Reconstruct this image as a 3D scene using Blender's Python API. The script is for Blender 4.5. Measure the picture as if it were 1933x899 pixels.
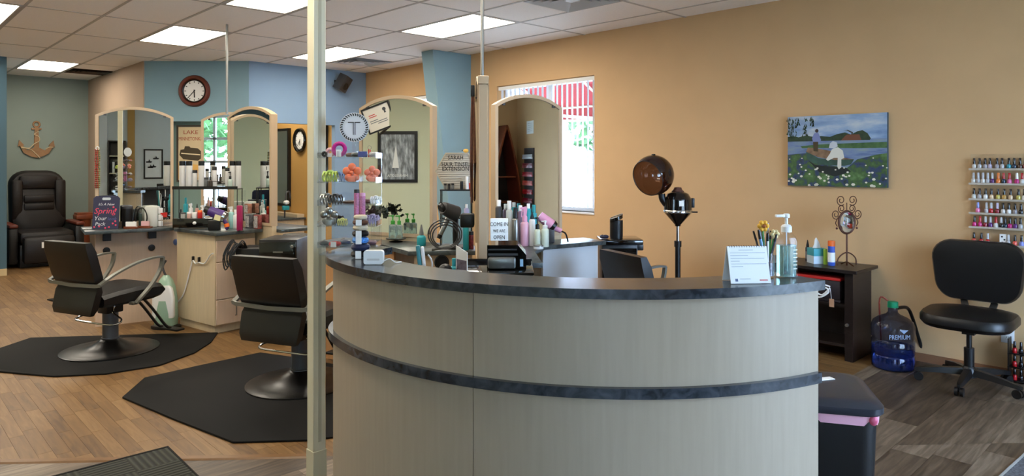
import bpy, bmesh, math, random
from mathutils import Vector, Matrix
random.seed(11)
PI = math.pi
SC = bpy.context.scene
COL = SC.collection
for o in list(bpy.data.objects): bpy.data.objects.remove(o)

# ------------------------------------------------------------------ camera
F = 1306.0; CX = 966.0; HY = 308.0          # focal length and horizon in pixels of the 1933x899 photograph
EYE = 1.468; CEIL = 2.852
PHI = math.radians(43.64)
SN, CS = math.sin(PHI), math.cos(PHI)
cam = bpy.data.cameras.new('camera'); camo = bpy.data.objects.new('camera', cam); COL.objects.link(camo)
camo.location = (0, 0, EYE); camo.rotation_euler = (PI/2, 0, -PHI)
cam.sensor_width = 36; cam.lens = F/1933*36; cam.shift_y = -(449.5-HY)/1933; cam.clip_start = .05
SC.camera = camo
SC.view_settings.view_transform = 'Standard'; SC.view_settings.look = 'None'
SC.view_settings.gamma = 1; SC.view_settings.use_curve_mapping = False
SC.view_settings.exposure = 1.55
# world: pale even daylight
wd = bpy.data.worlds.new('sky'); SC.world = wd; wd.use_nodes = True
bg = wd.node_tree.nodes['Background']; bg.inputs[0].default_value = (.57, .72, 1, 1); bg.inputs[1].default_value = 8.5
LAMP = 6.0       # ceiling panel emission

# ------------------------------------------------------------------ geometry helpers
def W(X, Y, z=0.0):                     # camera-aligned plan (right, ahead) -> room coordinates
    return Vector((X*CS + Y*SN, -X*SN + Y*CS, z))
def PD(px, Y, z=None, py=None):         # pixel column at a depth, height given or from pixel row
    if z is None: z = EYE - (py-HY)/F*Y
    return W((px-CX)/F*Y, Y, z)
def FZ(px, py, z=0.0):                  # pixel on the horizontal plane z
    Y = (EYE-z)*F/(py-HY)
    return W((px-CX)/F*Y, Y, z)
def ONX(px, py, x0):                    # pixel on the plane x = x0
    k = (px-CX)/F; Y = x0/(k*CS+SN); return Vector((x0, (-k*SN+CS)*Y, EYE-(py-HY)/F*Y))
def ONY(px, py, y0):
    k = (px-CX)/F; Y = y0/(-k*SN+CS); return Vector(((k*CS+SN)*Y, y0, EYE-(py-HY)/F*Y))
def RZ(a): return Matrix.Rotation(a, 4, 'Z')
def TR(x, y, z): return Matrix.Translation((x, y, z))

class MB:
    def __init__(s): s.b = bmesh.new()
    def _add(s, verts, faces, M=None):
        vs = [s.b.verts.new(M @ Vector(v) if M else Vector(v)) for v in verts]
        for f in faces:
            try: s.b.faces.new([vs[i] for i in f])
            except ValueError: pass
        return vs
    def box(s, x0, x1, y0, y1, z0, z1, M=None, bev=0, seg=2):
        v = [(x0,y0,z0),(x1,y0,z0),(x1,y1,z0),(x0,y1,z0),(x0,y0,z1),(x1,y0,z1),(x1,y1,z1),(x0,y1,z1)]
        f = [(3,2,1,0),(4,5,6,7),(0,1,5,4),(1,2,6,5),(2,3,7,6),(3,0,4,7)]
        vs = s._add(v, f, M)
        if bev:
            es = set(e for q in vs for e in q.link_edges)
            bmesh.ops.bevel(s.b, geom=list(es), offset=bev, segments=seg, profile=.5, affect='EDGES')
        return s
    def cyl(s, p0, p1, r0, r1=None, n=16, cap=True):
        if r1 is None: r1 = r0
        p0, p1 = Vector(p0), Vector(p1); d = (p1-p0).normalized()
        u = d.orthogonal().normalized(); w = d.cross(u)
        v = []
        for p, r in ((p0, r0), (p1, r1)):
            for i in range(n):
                a = 2*PI*i/n; v.append(p + u*math.cos(a)*r + w*math.sin(a)*r)
        f = [(i, (i+1)%n, n+(i+1)%n, n+i) for i in range(n)]
        if cap: f += [tuple(range(n-1, -1, -1)), tuple(range(n, 2*n))]
        s._add(v, f); return s
    def lathe(s, prof, n=20, c=(0,0,0), M=None, sx=1, sy=1):
        v = []; f = []
        for r, z in prof:
            for i in range(n):
                a = 2*PI*i/n; v.append((c[0]+r*math.cos(a)*sx, c[1]+r*math.sin(a)*sy, c[2]+z))
        m = len(prof)
        for j in range(m-1):
            for i in range(n):
                f.append((j*n+i, j*n+(i+1)%n, (j+1)*n+(i+1)%n, (j+1)*n+i))
        ring = prof[0] == prof[-1]
        if prof[0][0] > 1e-4 and not ring: f.append(tuple(range(n-1, -1, -1)))
        if prof[-1][0] > 1e-4 and not ring: f.append(tuple(range((m-1)*n, m*n)))
        s._add(v, f, M); return s
    def sweep(s, pts, prof, closed=False, up=(0,0,1)):
        # sweep a closed 2D profile [(side, up)] along points
        pts = [Vector(p) for p in pts]; n = len(pts); m = len(prof); v = []; up = Vector(up)
        for i, p in enumerate(pts):
            if closed: t = pts[(i+1)%n]-pts[i-1]
            else: t = pts[min(i+1, n-1)]-pts[max(i-1, 0)]
            t.normalize(); sd = t.cross(up)
            if sd.length < 1e-4: sd = t.orthogonal()
            sd.normalize(); u2 = sd.cross(t)
            for a, b in prof: v.append(p + sd*a + u2*b)
        f = []
        for i in range(n if closed else n-1):
            j = (i+1)%n
            for k in range(m): f.append((i*m+k, i*m+(k+1)%m, j*m+(k+1)%m, j*m+k))
        if not closed: f += [tuple(range(m-1, -1, -1)), tuple(range((n-1)*m, n*m))]
        s._add(v, f); return s
    def tube(s, pts, r, n=8, closed=False, up=(0,0,1)):
        return s.sweep(pts, [(r*math.cos(2*PI*i/n), r*math.sin(2*PI*i/n)) for i in range(n)], closed, up)
    def prism(s, poly, z0, z1, M=None, bev=0):
        n = len(poly)
        ar = sum(poly[i][0]*poly[(i+1)%n][1]-poly[(i+1)%n][0]*poly[i][1] for i in range(n))
        if ar < 0: poly = poly[::-1]
        v = [(x, y, z0) for x, y in poly] + [(x, y, z1) for x, y in poly]
        f = [tuple(range(n-1, -1, -1)), tuple(range(n, 2*n))] + [(i, (i+1)%n, n+(i+1)%n, n+i) for i in range(n)]
        vs = s._add(v, f, M)
        if bev:
            es = set(e for q in vs for e in q.link_edges)
            bmesh.ops.bevel(s.b, geom=list(es), offset=bev, segments=2, profile=.5, affect='EDGES')
        return s
    def ball(s, c, r, n=14, m=9, M=None):
        sx, sy, sz = r if isinstance(r, (tuple, list)) else (r, r, r)
        prof = []
        v = []; f = []
        for j in range(m+1):
            t = PI*j/m
            for i in range(n):
                a = 2*PI*i/n
                v.append((c[0]+sx*math.sin(t)*math.cos(a), c[1]+sy*math.sin(t)*math.sin(a), c[2]-sz*math.cos(t)))
        for j in range(m):
            for i in range(n): f.append((j*n+i, j*n+(i+1)%n, (j+1)*n+(i+1)%n, (j+1)*n+i))
        s._add(v, f, M); return s
    def torus(s, c, R, r, n=24, m=8, M=None, wob=0):
        v = []; f = []
        for i in range(n):
            a = 2*PI*i/n; rr = r*(1+wob*(i % 2))
            for j in range(m):
                b = 2*PI*j/m
                v.append((c[0]+(R+rr*math.cos(b))*math.cos(a), c[1]+(R+rr*math.cos(b))*math.sin(a), c[2]+rr*math.sin(b)))
        for i in range(n):
            for j in range(m): f.append((i*m+j, ((i+1)%n)*m+j, ((i+1)%n)*m+(j+1)%m, i*m+(j+1)%m))
        s._add(v, f, M); return s
    def loft(s, rings, cap=True):
        n = len(rings[0]); v = [p for r in rings for p in r]; f = []
        for j in range(len(rings)-1):
            for i in range(n): f.append((j*n+i, j*n+(i+1)%n, (j+1)*n+(i+1)%n, (j+1)*n+i))
        if cap: f += [tuple(range(n-1, -1, -1)), tuple(range((len(rings)-1)*n, len(rings)*n))]
        s._add(v, f); return s
    def mesh(s, name, smooth=True):
        b = s.b
        bmesh.ops.remove_doubles(b, verts=b.verts, dist=1e-5)
        bmesh.ops.recalc_face_normals(b, faces=b.faces)
        me = bpy.data.meshes.new(name); b.to_mesh(me); b.free()
        if smooth:
            me.shade_smooth(); me.set_sharp_from_angle(angle=math.radians(38))
        return me
    def obj(s, name, mat, parent=None, loc=None, rotz=None, smooth=True):
        return mk(name, s.mesh(name, smooth), mat, parent, loc, rotz)

def mk(name, me, mat, parent=None, loc=None, rotz=None):
    o = bpy.data.objects.new(name, me); COL.objects.link(o)
    if mat is not None and not me.materials: me.materials.append(mat)
    if parent: o.parent = parent
    if loc is not None: o.location = loc
    if rotz is not None: o.rotation_euler = (0, 0, rotz)
    return o
def tag(o, label, cat, group=None):
    o['label'] = label; o['category'] = cat
    if group: o['group'] = group
    return o
def thing(name, label, cat, loc=(0,0,0), rotz=0.0, group=None, rot=None):
    o = bpy.data.objects.new(name, None); COL.objects.link(o); o.empty_display_size = .1
    o.location = loc; o.rotation_euler = rot if rot else (0, 0, rotz)
    return tag(o, label, cat, group)
def struct(o):
    o['kind'] = 'structure'; return o
def dup(root, loc=None, rotz=None, label=None, parent=None):
    r = root.copy(); COL.objects.link(r)
    if parent: r.parent = parent
    if loc is not None: r.location = loc
    if rotz is not None: r.rotation_euler = (0, 0, rotz)
    if label: r['label'] = label
    for ch in list(root.children): dup(ch, parent=r)
    return r
def text(name, s, size, mat, parent, loc, rot=(PI/2, 0, 0), align='CENTER', sx=1.0, ext=.0006, shear=0):
    cu = bpy.data.curves.new(name, 'FONT'); cu.body = s; cu.size = size; cu.align_x = align; cu.align_y = 'CENTER'
    cu.extrude = ext; cu.resolution_u = 2; cu.shear = shear
    t = bpy.data.objects.new('tmp', cu); COL.objects.link(t)
    dg = bpy.context.evaluated_depsgraph_get(); me = bpy.data.meshes.new_from_object(t.evaluated_get(dg))
    bpy.data.objects.remove(t)
    me.transform(Matrix.Diagonal((sx, 1, 1, 1)))
    me.materials.clear()
    o = mk(name, me, mat, parent, loc); o.rotation_euler = rot
    return o
def arc(cx, cy, r, a0, a1, n):
    return [(cx+r*math.cos(math.radians(a0+(a1-a0)*i/n)), cy+r*math.sin(math.radians(a0+(a1-a0)*i/n))) for i in range(n+1)]
def spline(pts, k=6, closed=False):
    pts = [Vector(p) for p in pts]; n = len(pts); out = []
    for i in range(n if closed else n-1):
        g = (lambda j: pts[j % n]) if closed else (lambda j: pts[max(0, min(n-1, j))])
        a, b, c, d = g(i-1), g(i), g(i+1), g(i+2)
        for j in range(k):
            t = j/k; out.append(.5*((2*b)+(c-a)*t+(2*a-5*b+4*c-d)*t*t+(3*b-a-3*c+d)*t**3))
    if not closed: out.append(pts[-1])
    return out
def rrect(w, h, r, n=4):
    p = []
    for cx, cy, a in ((w/2-r, h/2-r, 0), (-w/2+r, h/2-r, 90), (-w/2+r, -h/2+r, 180), (w/2-r, -h/2+r, 270)):
        p += arc(cx, cy, r, a, a+90, n)
    return p
def VP(M, poly, y=0):  # helper: vertical prism lying in local XZ plane (front faces -Y)
    return M
UP = Matrix.Rotation(PI/2, 4, 'X')     # maps prism (x,y,z) -> (x,-z,y): polygon stands up, thickness along -Y

# ------------------------------------------------------------------ materials
def lin(c):
    c = c/255; return c/12.92 if c <= .04045 else ((c+.055)/1.055)**2.4
def rgb(r, g, b): return (lin(r), lin(g), lin(b), 1)
MATS = {}
def mat(name, col, rough=.5, metal=0, trans=0, ior=1.45, alpha=1, emis=None, es=0, noise=0, nscale=30, bump=0, bscale=200, coat=0, stretch=None):
    if name in MATS: return MATS[name]
    m = bpy.data.materials.new(name); m.use_nodes = True; nt = m.node_tree; b = nt.nodes['Principled BSDF']
    c = rgb(*col)
    b.inputs['Base Color'].default_value = c; b.inputs['Roughness'].default_value = rough; b.inputs['Metallic'].default_value = metal
    b.inputs['Transmission Weight'].default_value = trans; b.inputs['IOR'].default_value = ior; b.inputs['Alpha'].default_value = alpha
    b.inputs['Coat Weight'].default_value = coat
    if emis: b.inputs['Emission Color'].default_value = rgb(*emis); b.inputs['Emission Strength'].default_value = es
    if name == 'rubber_mat': b.inputs['Specular IOR Level'].default_value = .2
    if noise or bump:
        tc = nt.nodes.new('ShaderNodeTexCoord'); mp = nt.nodes.new('ShaderNodeMapping')
        if stretch: mp.inputs['Scale'].default_value = stretch
        nt.links.new(tc.outputs['Object'], mp.inputs[0])
        if noise:
            n = nt.nodes.new('ShaderNodeTexNoise'); n.inputs['Scale'].default_value = nscale; n.inputs['Detail'].default_value = 5
            nt.links.new(mp.outputs[0], n.inputs['Vector'])
            r = nt.nodes.new('ShaderNodeValToRGB')
            r.color_ramp.elements[0].position = .3; r.color_ramp.elements[1].position = .7
            r.color_ramp.elements[0].color = tuple(x*(1-noise) for x in c[:3])+(1,)
            r.color_ramp.elements[1].color = tuple(min(1, x*(1+noise)) for x in c[:3])+(1,)
            nt.links.new(n.outputs[0], r.inputs[0]); nt.links.new(r.outputs[0], b.inputs['Base Color'])
        if bump:
            n2 = nt.nodes.new('ShaderNodeTexNoise'); n2.inputs['Scale'].default_value = bscale
            nt.links.new(mp.outputs[0], n2.inputs['Vector'])
            bp = nt.nodes.new('ShaderNodeBump'); bp.inputs['Strength'].default_value = bump; bp.inputs['Distance'].default_value = .004
            nt.links.new(n2.outputs[0], bp.inputs['Height']); nt.links.new(bp.outputs[0], b.inputs['Normal'])
    MATS[name] = m; return m
def clear_mat(name, col, refl=.06, tint=.9):
    # thin clear sheet: transparent with a fresnel gloss
    m = bpy.data.materials.new(name); m.use_nodes = True; nt = m.node_tree; nt.nodes.clear()
    o = nt.nodes.new('ShaderNodeOutputMaterial'); mx = nt.nodes.new('ShaderNodeMixShader')
    t = nt.nodes.new('ShaderNodeBsdfTransparent'); g = nt.nodes.new('ShaderNodeBsdfGlossy'); g.inputs['Roughness'].default_value = .03
    t.inputs[0].default_value = rgb(*col)
    lw = nt.nodes.new('ShaderNodeLayerWeight'); lw.inputs[0].default_value = .5
    pw_ = nt.nodes.new('ShaderNodeMath'); pw_.operation = 'POWER'; pw_.inputs[1].default_value = 4; nt.links.new(lw.outputs['Facing'], pw_.inputs[0])
    ma = nt.nodes.new('ShaderNodeMath'); ma.operation = 'MULTIPLY_ADD'; ma.inputs[1].default_value = .75; ma.inputs[2].default_value = refl*.6; nt.links.new(pw_.outputs[0], ma.inputs[0])
    nt.links.new(ma.outputs[0], mx.inputs[0]); nt.links.new(t.outputs[0], mx.inputs[1]); nt.links.new(g.outputs[0], mx.inputs[2])
    nt.links.new(mx.outputs[0], o.inputs[0]); MATS[name] = m; return m
def wood_strip(name, cols, axis, gscale=9, rough=.42):
    m = bpy.data.materials.new(name); m.use_nodes = True; nt = m.node_tree; b = nt.nodes['Principled BSDF']
    g = nt.nodes.new('ShaderNodeNewGeometry'); oi = nt.nodes.new('ShaderNodeObjectInfo')
    ad = nt.nodes.new('ShaderNodeMath'); ad.operation = 'ADD'
    nt.links.new(g.outputs['Random Per Island'], ad.inputs[0]); nt.links.new(oi.outputs['Random'], ad.inputs[1])
    fr = nt.nodes.new('ShaderNodeMath'); fr.operation = 'FRACT'; nt.links.new(ad.outputs[0], fr.inputs[0])
    mu = nt.nodes.new('ShaderNodeMath'); mu.operation = 'MULTIPLY'; mu.inputs[1].default_value = 37
    nt.links.new(fr.outputs[0], mu.inputs[0])
    cx = nt.nodes.new('ShaderNodeCombineXYZ'); nt.links.new(mu.outputs[0], cx.inputs[2])
    va = nt.nodes.new('ShaderNodeVectorMath'); va.operation = 'ADD'
    nt.links.new(g.outputs['Position'], va.inputs[0]); nt.links.new(cx.outputs[0], va.inputs[1])
    mp = nt.nodes.new('ShaderNodeMapping'); mp.inputs['Scale'].default_value = (gscale, gscale*.09, 1) if axis == 'y' else (gscale*.09, gscale, 1)
    nt.links.new(va.outputs[0], mp.inputs[0])
    n = nt.nodes.new('ShaderNodeTexNoise'); n.inputs['Scale'].default_value = 3; n.inputs['Detail'].default_value = 6; n.inputs['Distortion'].default_value = .6
    nt.links.new(mp.outputs[0], n.inputs['Vector'])
    mix = nt.nodes.new('ShaderNodeMath'); mix.operation = 'MULTIPLY_ADD'; mix.inputs[1].default_value = .62
    nt.links.new(fr.outputs[0], mix.inputs[0])
    sc = nt.nodes.new('ShaderNodeMath'); sc.operation = 'MULTIPLY_ADD'; sc.inputs[1].default_value = 1.5; sc.inputs[2].default_value = -.5
    nt.links.new(n.outputs[0], sc.inputs[0]); nt.links.new(sc.outputs[0], mix.inputs[2])
    r = nt.nodes.new('ShaderNodeValToRGB')
    while len(r.color_ramp.elements) < len(cols): r.color_ramp.elements.new(.5)
    for i, c in enumerate(cols):
        r.color_ramp.elements[i].position = i/(len(cols)-1); r.color_ramp.elements[i].color = rgb(*c)
    nt.links.new(mix.outputs[0], r.inputs[0]); nt.links.new(r.outputs[0], b.inputs['Base Color'])
    b.inputs['Roughness'].default_value = rough
    MATS[name] = m; return m
def slate(name, c0, c1, sc=22, rough=.3):
    m = bpy.data.materials.new(name); m.use_nodes = True; nt = m.node_tree; b = nt.nodes['Principled BSDF']
    tc = nt.nodes.new('ShaderNodeNewGeometry'); n = nt.nodes.new('ShaderNodeTexNoise'); n.inputs['Scale'].default_value = sc; n.inputs['Detail'].default_value = 8; n.inputs['Distortion'].default_value = .8
    nt.links.new(tc.outputs['Position'], n.inputs['Vector'])
    r = nt.nodes.new('ShaderNodeValToRGB'); r.color_ramp.elements[0].position = .35; r.color_ramp.elements[1].position = .72
    r.color_ramp.elements[0].color = rgb(*c0); r.color_ramp.elements[1].color = rgb(*c1)
    nt.links.new(n.outputs[0], r.inputs[0]); nt.links.new(r.outputs[0], b.inputs['Base Color']); b.inputs['Roughness'].default_value = rough
    MATS[name] = m; return m

M_tan = mat('tan_paint', (208,170,124), .75, noise=.03, nscale=3, bump=.06, bscale=140)
M_blue = mat('blue_paint', (128,160,172), .75, noise=.02, nscale=3, bump=.06, bscale=140)
M_pblue = mat('pale_blue_paint', (132,160,188), .75, noise=.02, nscale=3)
M_dblue = mat('deep_blue_paint', (68,96,110), .75)
M_sage = mat('sage_paint', (134,146,138), .78, noise=.02, nscale=3, bump=.05, bscale=140)
M_beige = mat('peach_beige_paint', (178,154,132), .75, noise=.02, nscale=3)
M_must = mat('mustard_paint', (196,152,84), .75)
M_pale = mat('pale_green_paint', (206,208,178), .75)
M_white_w = mat('offwhite_paint', (214,218,214), .7)
M_tile = mat('ceiling_tile', (249,246,241), .85, noise=.04, nscale=160, bump=.12, bscale=500)
M_grid = mat('ceiling_grid', (186,182,176), .5)
M_white = mat('white_plastic', (232,232,230), .35)
M_black = mat('black_plastic', (18,18,19), .38)
M_blackg = mat('black_gloss', (12,11,11), .12, coat=.6)
M_vinyl = mat('black_vinyl', (17,17,18), .36, noise=.08, nscale=12, bump=.05, bscale=300)
M_mat = mat('rubber_mat', (18,18,18), .75, bump=.08, bscale=400)
M_chrome = mat('chrome', (205,205,205), .15, 1)
M_steel = mat('brushed_steel', (150,150,146), .32, .9)
M_satin = mat('satin_grey', (112,112,104), .42, .5)
M_grey = mat('grey_plastic', (110,112,112), .4)
M_dgrey = mat('dark_grey_plastic', (58,58,60), .4)
M_mirror = mat('mirror_glass', (226,230,226), .0, 1)
M_maple = mat('maple_laminate', (206,186,152), .4, noise=.055, nscale=9, stretch=(6, 6, .5))
M_maple2 = mat('pink_laminate', (202,176,152), .45, noise=.04, nscale=9, stretch=(6, 6, .5))
M_desk = mat('desk_laminate', (164,149,129), .38, noise=.04, nscale=8, stretch=(7, 7, .45))
M_frame = mat('cream_frame', (188,164,134), .45)
M_cream = mat('cream_paint', (204,196,168), .45, noise=.03, nscale=6)
M_slate = slate('slate_laminate', (30,34,39), (66,72,79), 24, .2)
M_slate2 = slate('grey_worktop', (48,54,56), (84,92,92), 20, .3)
M_dwood = mat('espresso_wood', (30,22,20), .35, noise=.25, nscale=8, stretch=(.6, 4, 8))
M_rwood = mat('red_brown_wood', (120,58,28), .4, noise=.25, nscale=9, stretch=(1, 5, 1))
M_mwood = mat('mahogany', (96,42,30), .35, noise=.2, nscale=9)
M_acryl = clear_mat('clear_acrylic', (252,253,254))
M_glass = clear_mat('window_glass', (244,250,252))
M_teal = mat('teal_plastic', (42,150,160), .35)
M_pink = mat('pink_plastic', (224,160,190), .4)
M_red = mat('red_plastic', (196,40,36), .4)
M_orange = mat('orange_plastic', (236,112,44), .4)
M_green = mat('green_plastic', (64,150,60), .35)
M_lime = mat('lime_plastic', (160,200,70), .4)
M_purple = mat('purple_plastic', (70,44,110), .4)
M_magenta = mat('magenta_plastic', (150,24,78), .35)
M_paper = mat('paper', (236,236,232), .7)
M_ink = mat('ink', (30,30,32), .7)
M_wire = mat('rust_wire', (86,52,38), .5, .4)
M_lamp = mat('light_diffuser', (250,248,240), .5, emis=(255,244,226), es=LAMP)

# ================================================================== SETTING
XR = 5.73; YF = -2.0; XLW = -3.0; YB = 9.27; YREAR = 13.28
def wallx(name, x0, x1, y0, y1, holes, m, z1=CEIL+.02):
    ys = sorted(set([y0, y1]+[h[0] for h in holes]+[h[1] for h in holes])); zs = sorted(set([0, z1]+[h[2] for h in holes]+[h[3] for h in holes]))
    b = MB()
    for i in range(len(ys)-1):
        for j in range(len(zs)-1):
            cy, cz = (ys[i]+ys[i+1])/2, (zs[j]+zs[j+1])/2
            if any(h[0] < cy < h[1] and h[2] < cz < h[3] for h in holes): continue
            b.box(x0, x1, ys[i], ys[i+1], zs[j], zs[j+1])
    return struct(b.obj(name, m, smooth=False))
def wally(name, y0, y1, x0, x1, holes, m, z1=CEIL+.02, M=None):
    xs = sorted(set([x0, x1]+[h[0] for h in holes]+[h[1] for h in holes])); zs = sorted(set([0, z1]+[h[2] for h in holes]+[h[3] for h in holes]))
    b = MB()
    for i in range(len(xs)-1):
        for j in range(len(zs)-1):
            cx, cz = (xs[i]+xs[i+1])/2, (zs[j]+zs[j+1])/2
            if any(h[0] < cx < h[1] and h[2] < cz < h[3] for h in holes): continue
            b.box(xs[i], xs[i+1], y0, y1, zs[j], zs[j+1], M)
    return struct(b.obj(name, m, smooth=False))
WIN1 = (4.735, 6.276, .937, 2.41); WIN2 = (7.3, 8.27, .937, 2.41)
wallx('wall_right', XR, XR+.2, YF-.2, YREAR+.1, [WIN1, WIN2], M_tan)
wally('wall_back', YB, YB+.1, 3.9, XR, [(3.98, 5.2, 0, 2.03)], M_pblue)
MD = RZ(-PHI)
wally('wall_diagonal', 9.40, 9.52, -4.997, -3.575, [(-4.66, -3.72, 0, 2.035)], M_blue, M=MD)
b = MB(); b.box(-4.75, -3.62, 9.54, 9.6, 0, 2.1, MD); struct(b.obj('wall_niche', mat('niche_green_paint', (112,136,130), .75), smooth=False))
wallx('wall_alcove_right', 2.86, 2.96, 10.25, YREAR, [], M_beige)
wally('wall_rear', YREAR, YREAR+.1, 1.3, 3.0, [], M_sage)
b = MB(); b.box(XLW, 1.46, 11.09, 11.2, 0, CEIL+.02).box(1.35, 1.46, 11.2, YREAR, 0, CEIL+.02); struct(b.obj('wall_hall', M_dblue, smooth=False))
wallx('wall_left', XLW-.15, XLW, YF-.2, 11.2, [], M_pale)
FW1 = (2.4, 4.6, .1, 2.6); FW2 = (-2.6, -.9, .4, 2.6)
wally('wall_front', YF-.2, YF, XLW, XR, [FW1, FW2], M_white_w)
# back room behind the opening
wallx('wall_shampoo', 5.2, 5.3, YB+.1, 12.6, [], M_must)
wally('wall_shampoo_end', 12.6, 12.7, 3.0, 5.3, [], M_sage)
# raked pilaster against the right wall
b = MB()
pl = [(XR, 0), (XR-.24, 0), (XR-.61, CEIL), (XR, CEIL)]
v = [(x, 6.77, z) for x, z in pl]+[(x, 7.0, z) for x, z in pl]
b._add(v, [(0,1,2,3), (7,6,5,4), (0,4,5,1), (1,5,6,2), (2,6,7,3), (3,7,4,0)])
struct(b.obj('wall_pilaster', M_blue, smooth=False))
# baseboards
M_base = mat('baseboard_tan', (150,104,72), .6)
b = MB(); b.box(XR-.012, XR, YF, 6.77, 0, .06).box(XR-.012, XR, 7.0, YB, 0, .09); struct(b.obj('baseboard_right', M_base))
b = MB(); b.box(XLW, 1.46, 11.078, 11.09, 0, .09); struct(b.obj('baseboard_hall', mat('baseboard_pale', (190,170,130), .6)))

# ---- floor
PX, PY = None, None
b = MB(); b.box(XLW-.2, XR+.25, YF-.25, YREAR+.15, -.08, -.012); floor = struct(b.obj('floor', mat('subfloor', (70,54,40), .8), smooth=False))
M_strip = wood_strip('maple_strip', [(78,53,25), (102,73,38), (114,84,46), (130,100,62)], 'y', 14, .46)
M_plank = wood_strip('grey_vinyl_plank', [(40,31,24), (70,57,45), (96,82,67), (128,114,97)], 'x', 13, .45)
L1 = (W(0, 3.508).to_2d(), (W(1, 3.553)-W(0, 3.508)).to_2d())
nrm = Vector((-L1[1].y, L1[1].x)).normalized()
def h1(p): return (Vector(p)-L1[0]).dot(nrm)        # > 0 beyond the seam
def h2(p): return p[1]-1.84
def clip(poly, h):
    out = []
    for i in range(len(poly)):
        a, c = poly[i], poly[(i+1) % len(poly)]; ha, hc = h(a), h(c)
        if ha >= 0: out.append(a)
        if ha*hc < 0:
            t = ha/(ha-hc); out.append((a[0]+(c[0]-a[0])*t, a[1]+(c[1]-a[1])*t))
    return out
def proj(x, y):
    X = x*CS-y*SN; Y = x*SN+y*CS
    if Y < .3: return None
    return CX+X/Y*F, HY+EYE*F/Y, Y
def lay(axis, w, l, hs, m, name, vis, limit, stuffname):
    gap = .0005; pieces = []
    x0, x1, y0, y1 = (XLW, XR, YF, YREAR) if axis == 'y' else (YF, YREAR, XLW, XR)   # across, along
    rnd = random.Random(5); i = 0; a = x0
    while a < x1:
        s = y0-rnd.random()*l
        while s < y1:
            p = [(a+gap, s+gap), (a+w-gap, s+gap), (a+w-gap, s+l-gap), (a+gap, s+l-gap)]
            if axis == 'x': p = [(q[1], q[0]) for q in p][::-1]
            for hh in hs:
                q = p
                for h in hh: q = clip(q, h)
                if len(q) >= 3:
                    full = len(q) == 4 and all(abs(q[k][0]-p[k][0])+abs(q[k][1]-p[k][1]) < 1e-6 for k in range(4))
                    cx = sum(v[0] for v in q)/len(q); cy = sum(v[1] for v in q)/len(q)
                    pr = proj(cx, cy); pieces.append((q, full, cx, cy, pr))
            s += l
        a += w
    inv = sorted([k for k, q in enumerate(pieces) if q[4] and vis(q[4])], key=lambda k: pieces[k][4][2])[:limit]
    ins = set(inv); shared = None
    bx, by = (w-2*gap, l-2*gap) if axis == 'y' else (l-2*gap, w-2*gap)
    ss = MB()
    for k, (q, full, cx, cy, pr) in enumerate(pieces):
        zt = -.0004*((k*7919) % 5)/4
        if k in ins:
            if full:
                if shared is None:
                    t = MB(); t.prism([(-bx/2, -by/2), (bx/2, -by/2), (bx/2, by/2), (-bx/2, by/2)], -.011, 0); shared = t.mesh(name, False)
                mk(name, shared, m, floor, (cx, cy, zt))
            else:
                t = MB(); t.prism([(v[0]-cx, v[1]-cy) for v in q], -.011, 0); mk(name, t.mesh(name, False), m, floor, (cx, cy, zt))
        else: ss.prism(q, -.011, zt)
    o = ss.obj(stuffname, m, floor, smooth=False); o['kind'] = 'stuff'
lay('y', .068, .42, [(h1, h2)], M_strip, 'floor_strip', lambda p: (-30 < p[0] < 640 or 1540 < p[0] < 1720) and p[1] < 930, 296, 'far_floor_strips')
lay('x', .17, 1.2, [(lambda p: -h1(p),), (h1, lambda p: -h2(p))], M_plank, 'floor_plank', lambda p: (-60 < p[0] < 640 or 1500 < p[0] < 2050) and p[1] < 1000, 120, 'hidden_floor_planks')
b = MB(); b.sweep([W(x, 3.508+.045*x+.0, 0) for x in (-6, -4, -2.5, -1.9, -.95)], [(-.026, 0), (.026, 0), (.018, .007), (-.018, .007)])
struct(b.obj('trim_1', mat('oak_trim', (112,80,46), .4, noise=.1, nscale=20)))

# ---- ceiling: lay-in tiles on a grid
GX = [4.15+.61*i for i in range(-12, 3)] ; GY = [4.87+1.25*j for j in range(-6, 8)]
gx = [XLW]+[g for g in GX if XLW+.05 < g < XR-.05]+[XR]; gy = [YF]+[g for g in GY if YF+.05 < g < YREAR-.05]+[YREAR]
b = MB(); b.box(XLW-.15, XR+.2, YF-.2, YREAR+.1, CEIL+.06, CEIL+.16); ceil = struct(b.obj('ceiling', M_tile, smooth=False))
LIGHTS = [(4.15, 4.87), (2.32, 7.37), (4.15, 7.37), (2.32, 4.87), (.49, 7.37), (1.71, 11.12), (.49, 4.87), (-1.34, 4.87), (-1.34, 7.37), (2.32, 2.37), (.49, 2.37), (.49, 9.87), (4.15, 9.87)]  # panels after the alcove one are added out of view to light the room
VENTS = [(4.15, 3.62, 0), (4.76, 7.995, 1), (2.32, 11.745, 2)]
near = lambda a, c: abs(a-c) < .02
tiles = {}
def tile(x0, x1, y0, y1):
    key = (round(x1-x0, 3), round(y1-y0, 3))
    if key not in tiles:
        t = MB(); w, l = key; t.box(-w/2+.008, w/2-.008, -l/2+.008, l/2-.008, .004, .02, bev=.004, seg=1); tiles[key] = t.mesh('tile')
    mk('tile', tiles[key], M_tile, ceil, ((x0+x1)/2, (y0+y1)/2, CEIL))
for i in range(len(gx)-1):
    for j in range(len(gy)-1):
        x0, x1, y0, y1 = gx[i], gx[i+1], gy[j], gy[j+1]
        if any(near(x0, a) and near(y0, c) for a, c in LIGHTS): continue
        v = [q for q in VENTS if near(x0, q[0]) and y0-.02 <= q[1] < y1-.02]
        if v:
            if v[0][1] < y0+.1: tile(x0, x1, y0+.625, y1)
            else: tile(x0, x1, y0, y0+.625)
            continue
        tile(x0, x1, y0, y1)
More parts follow.
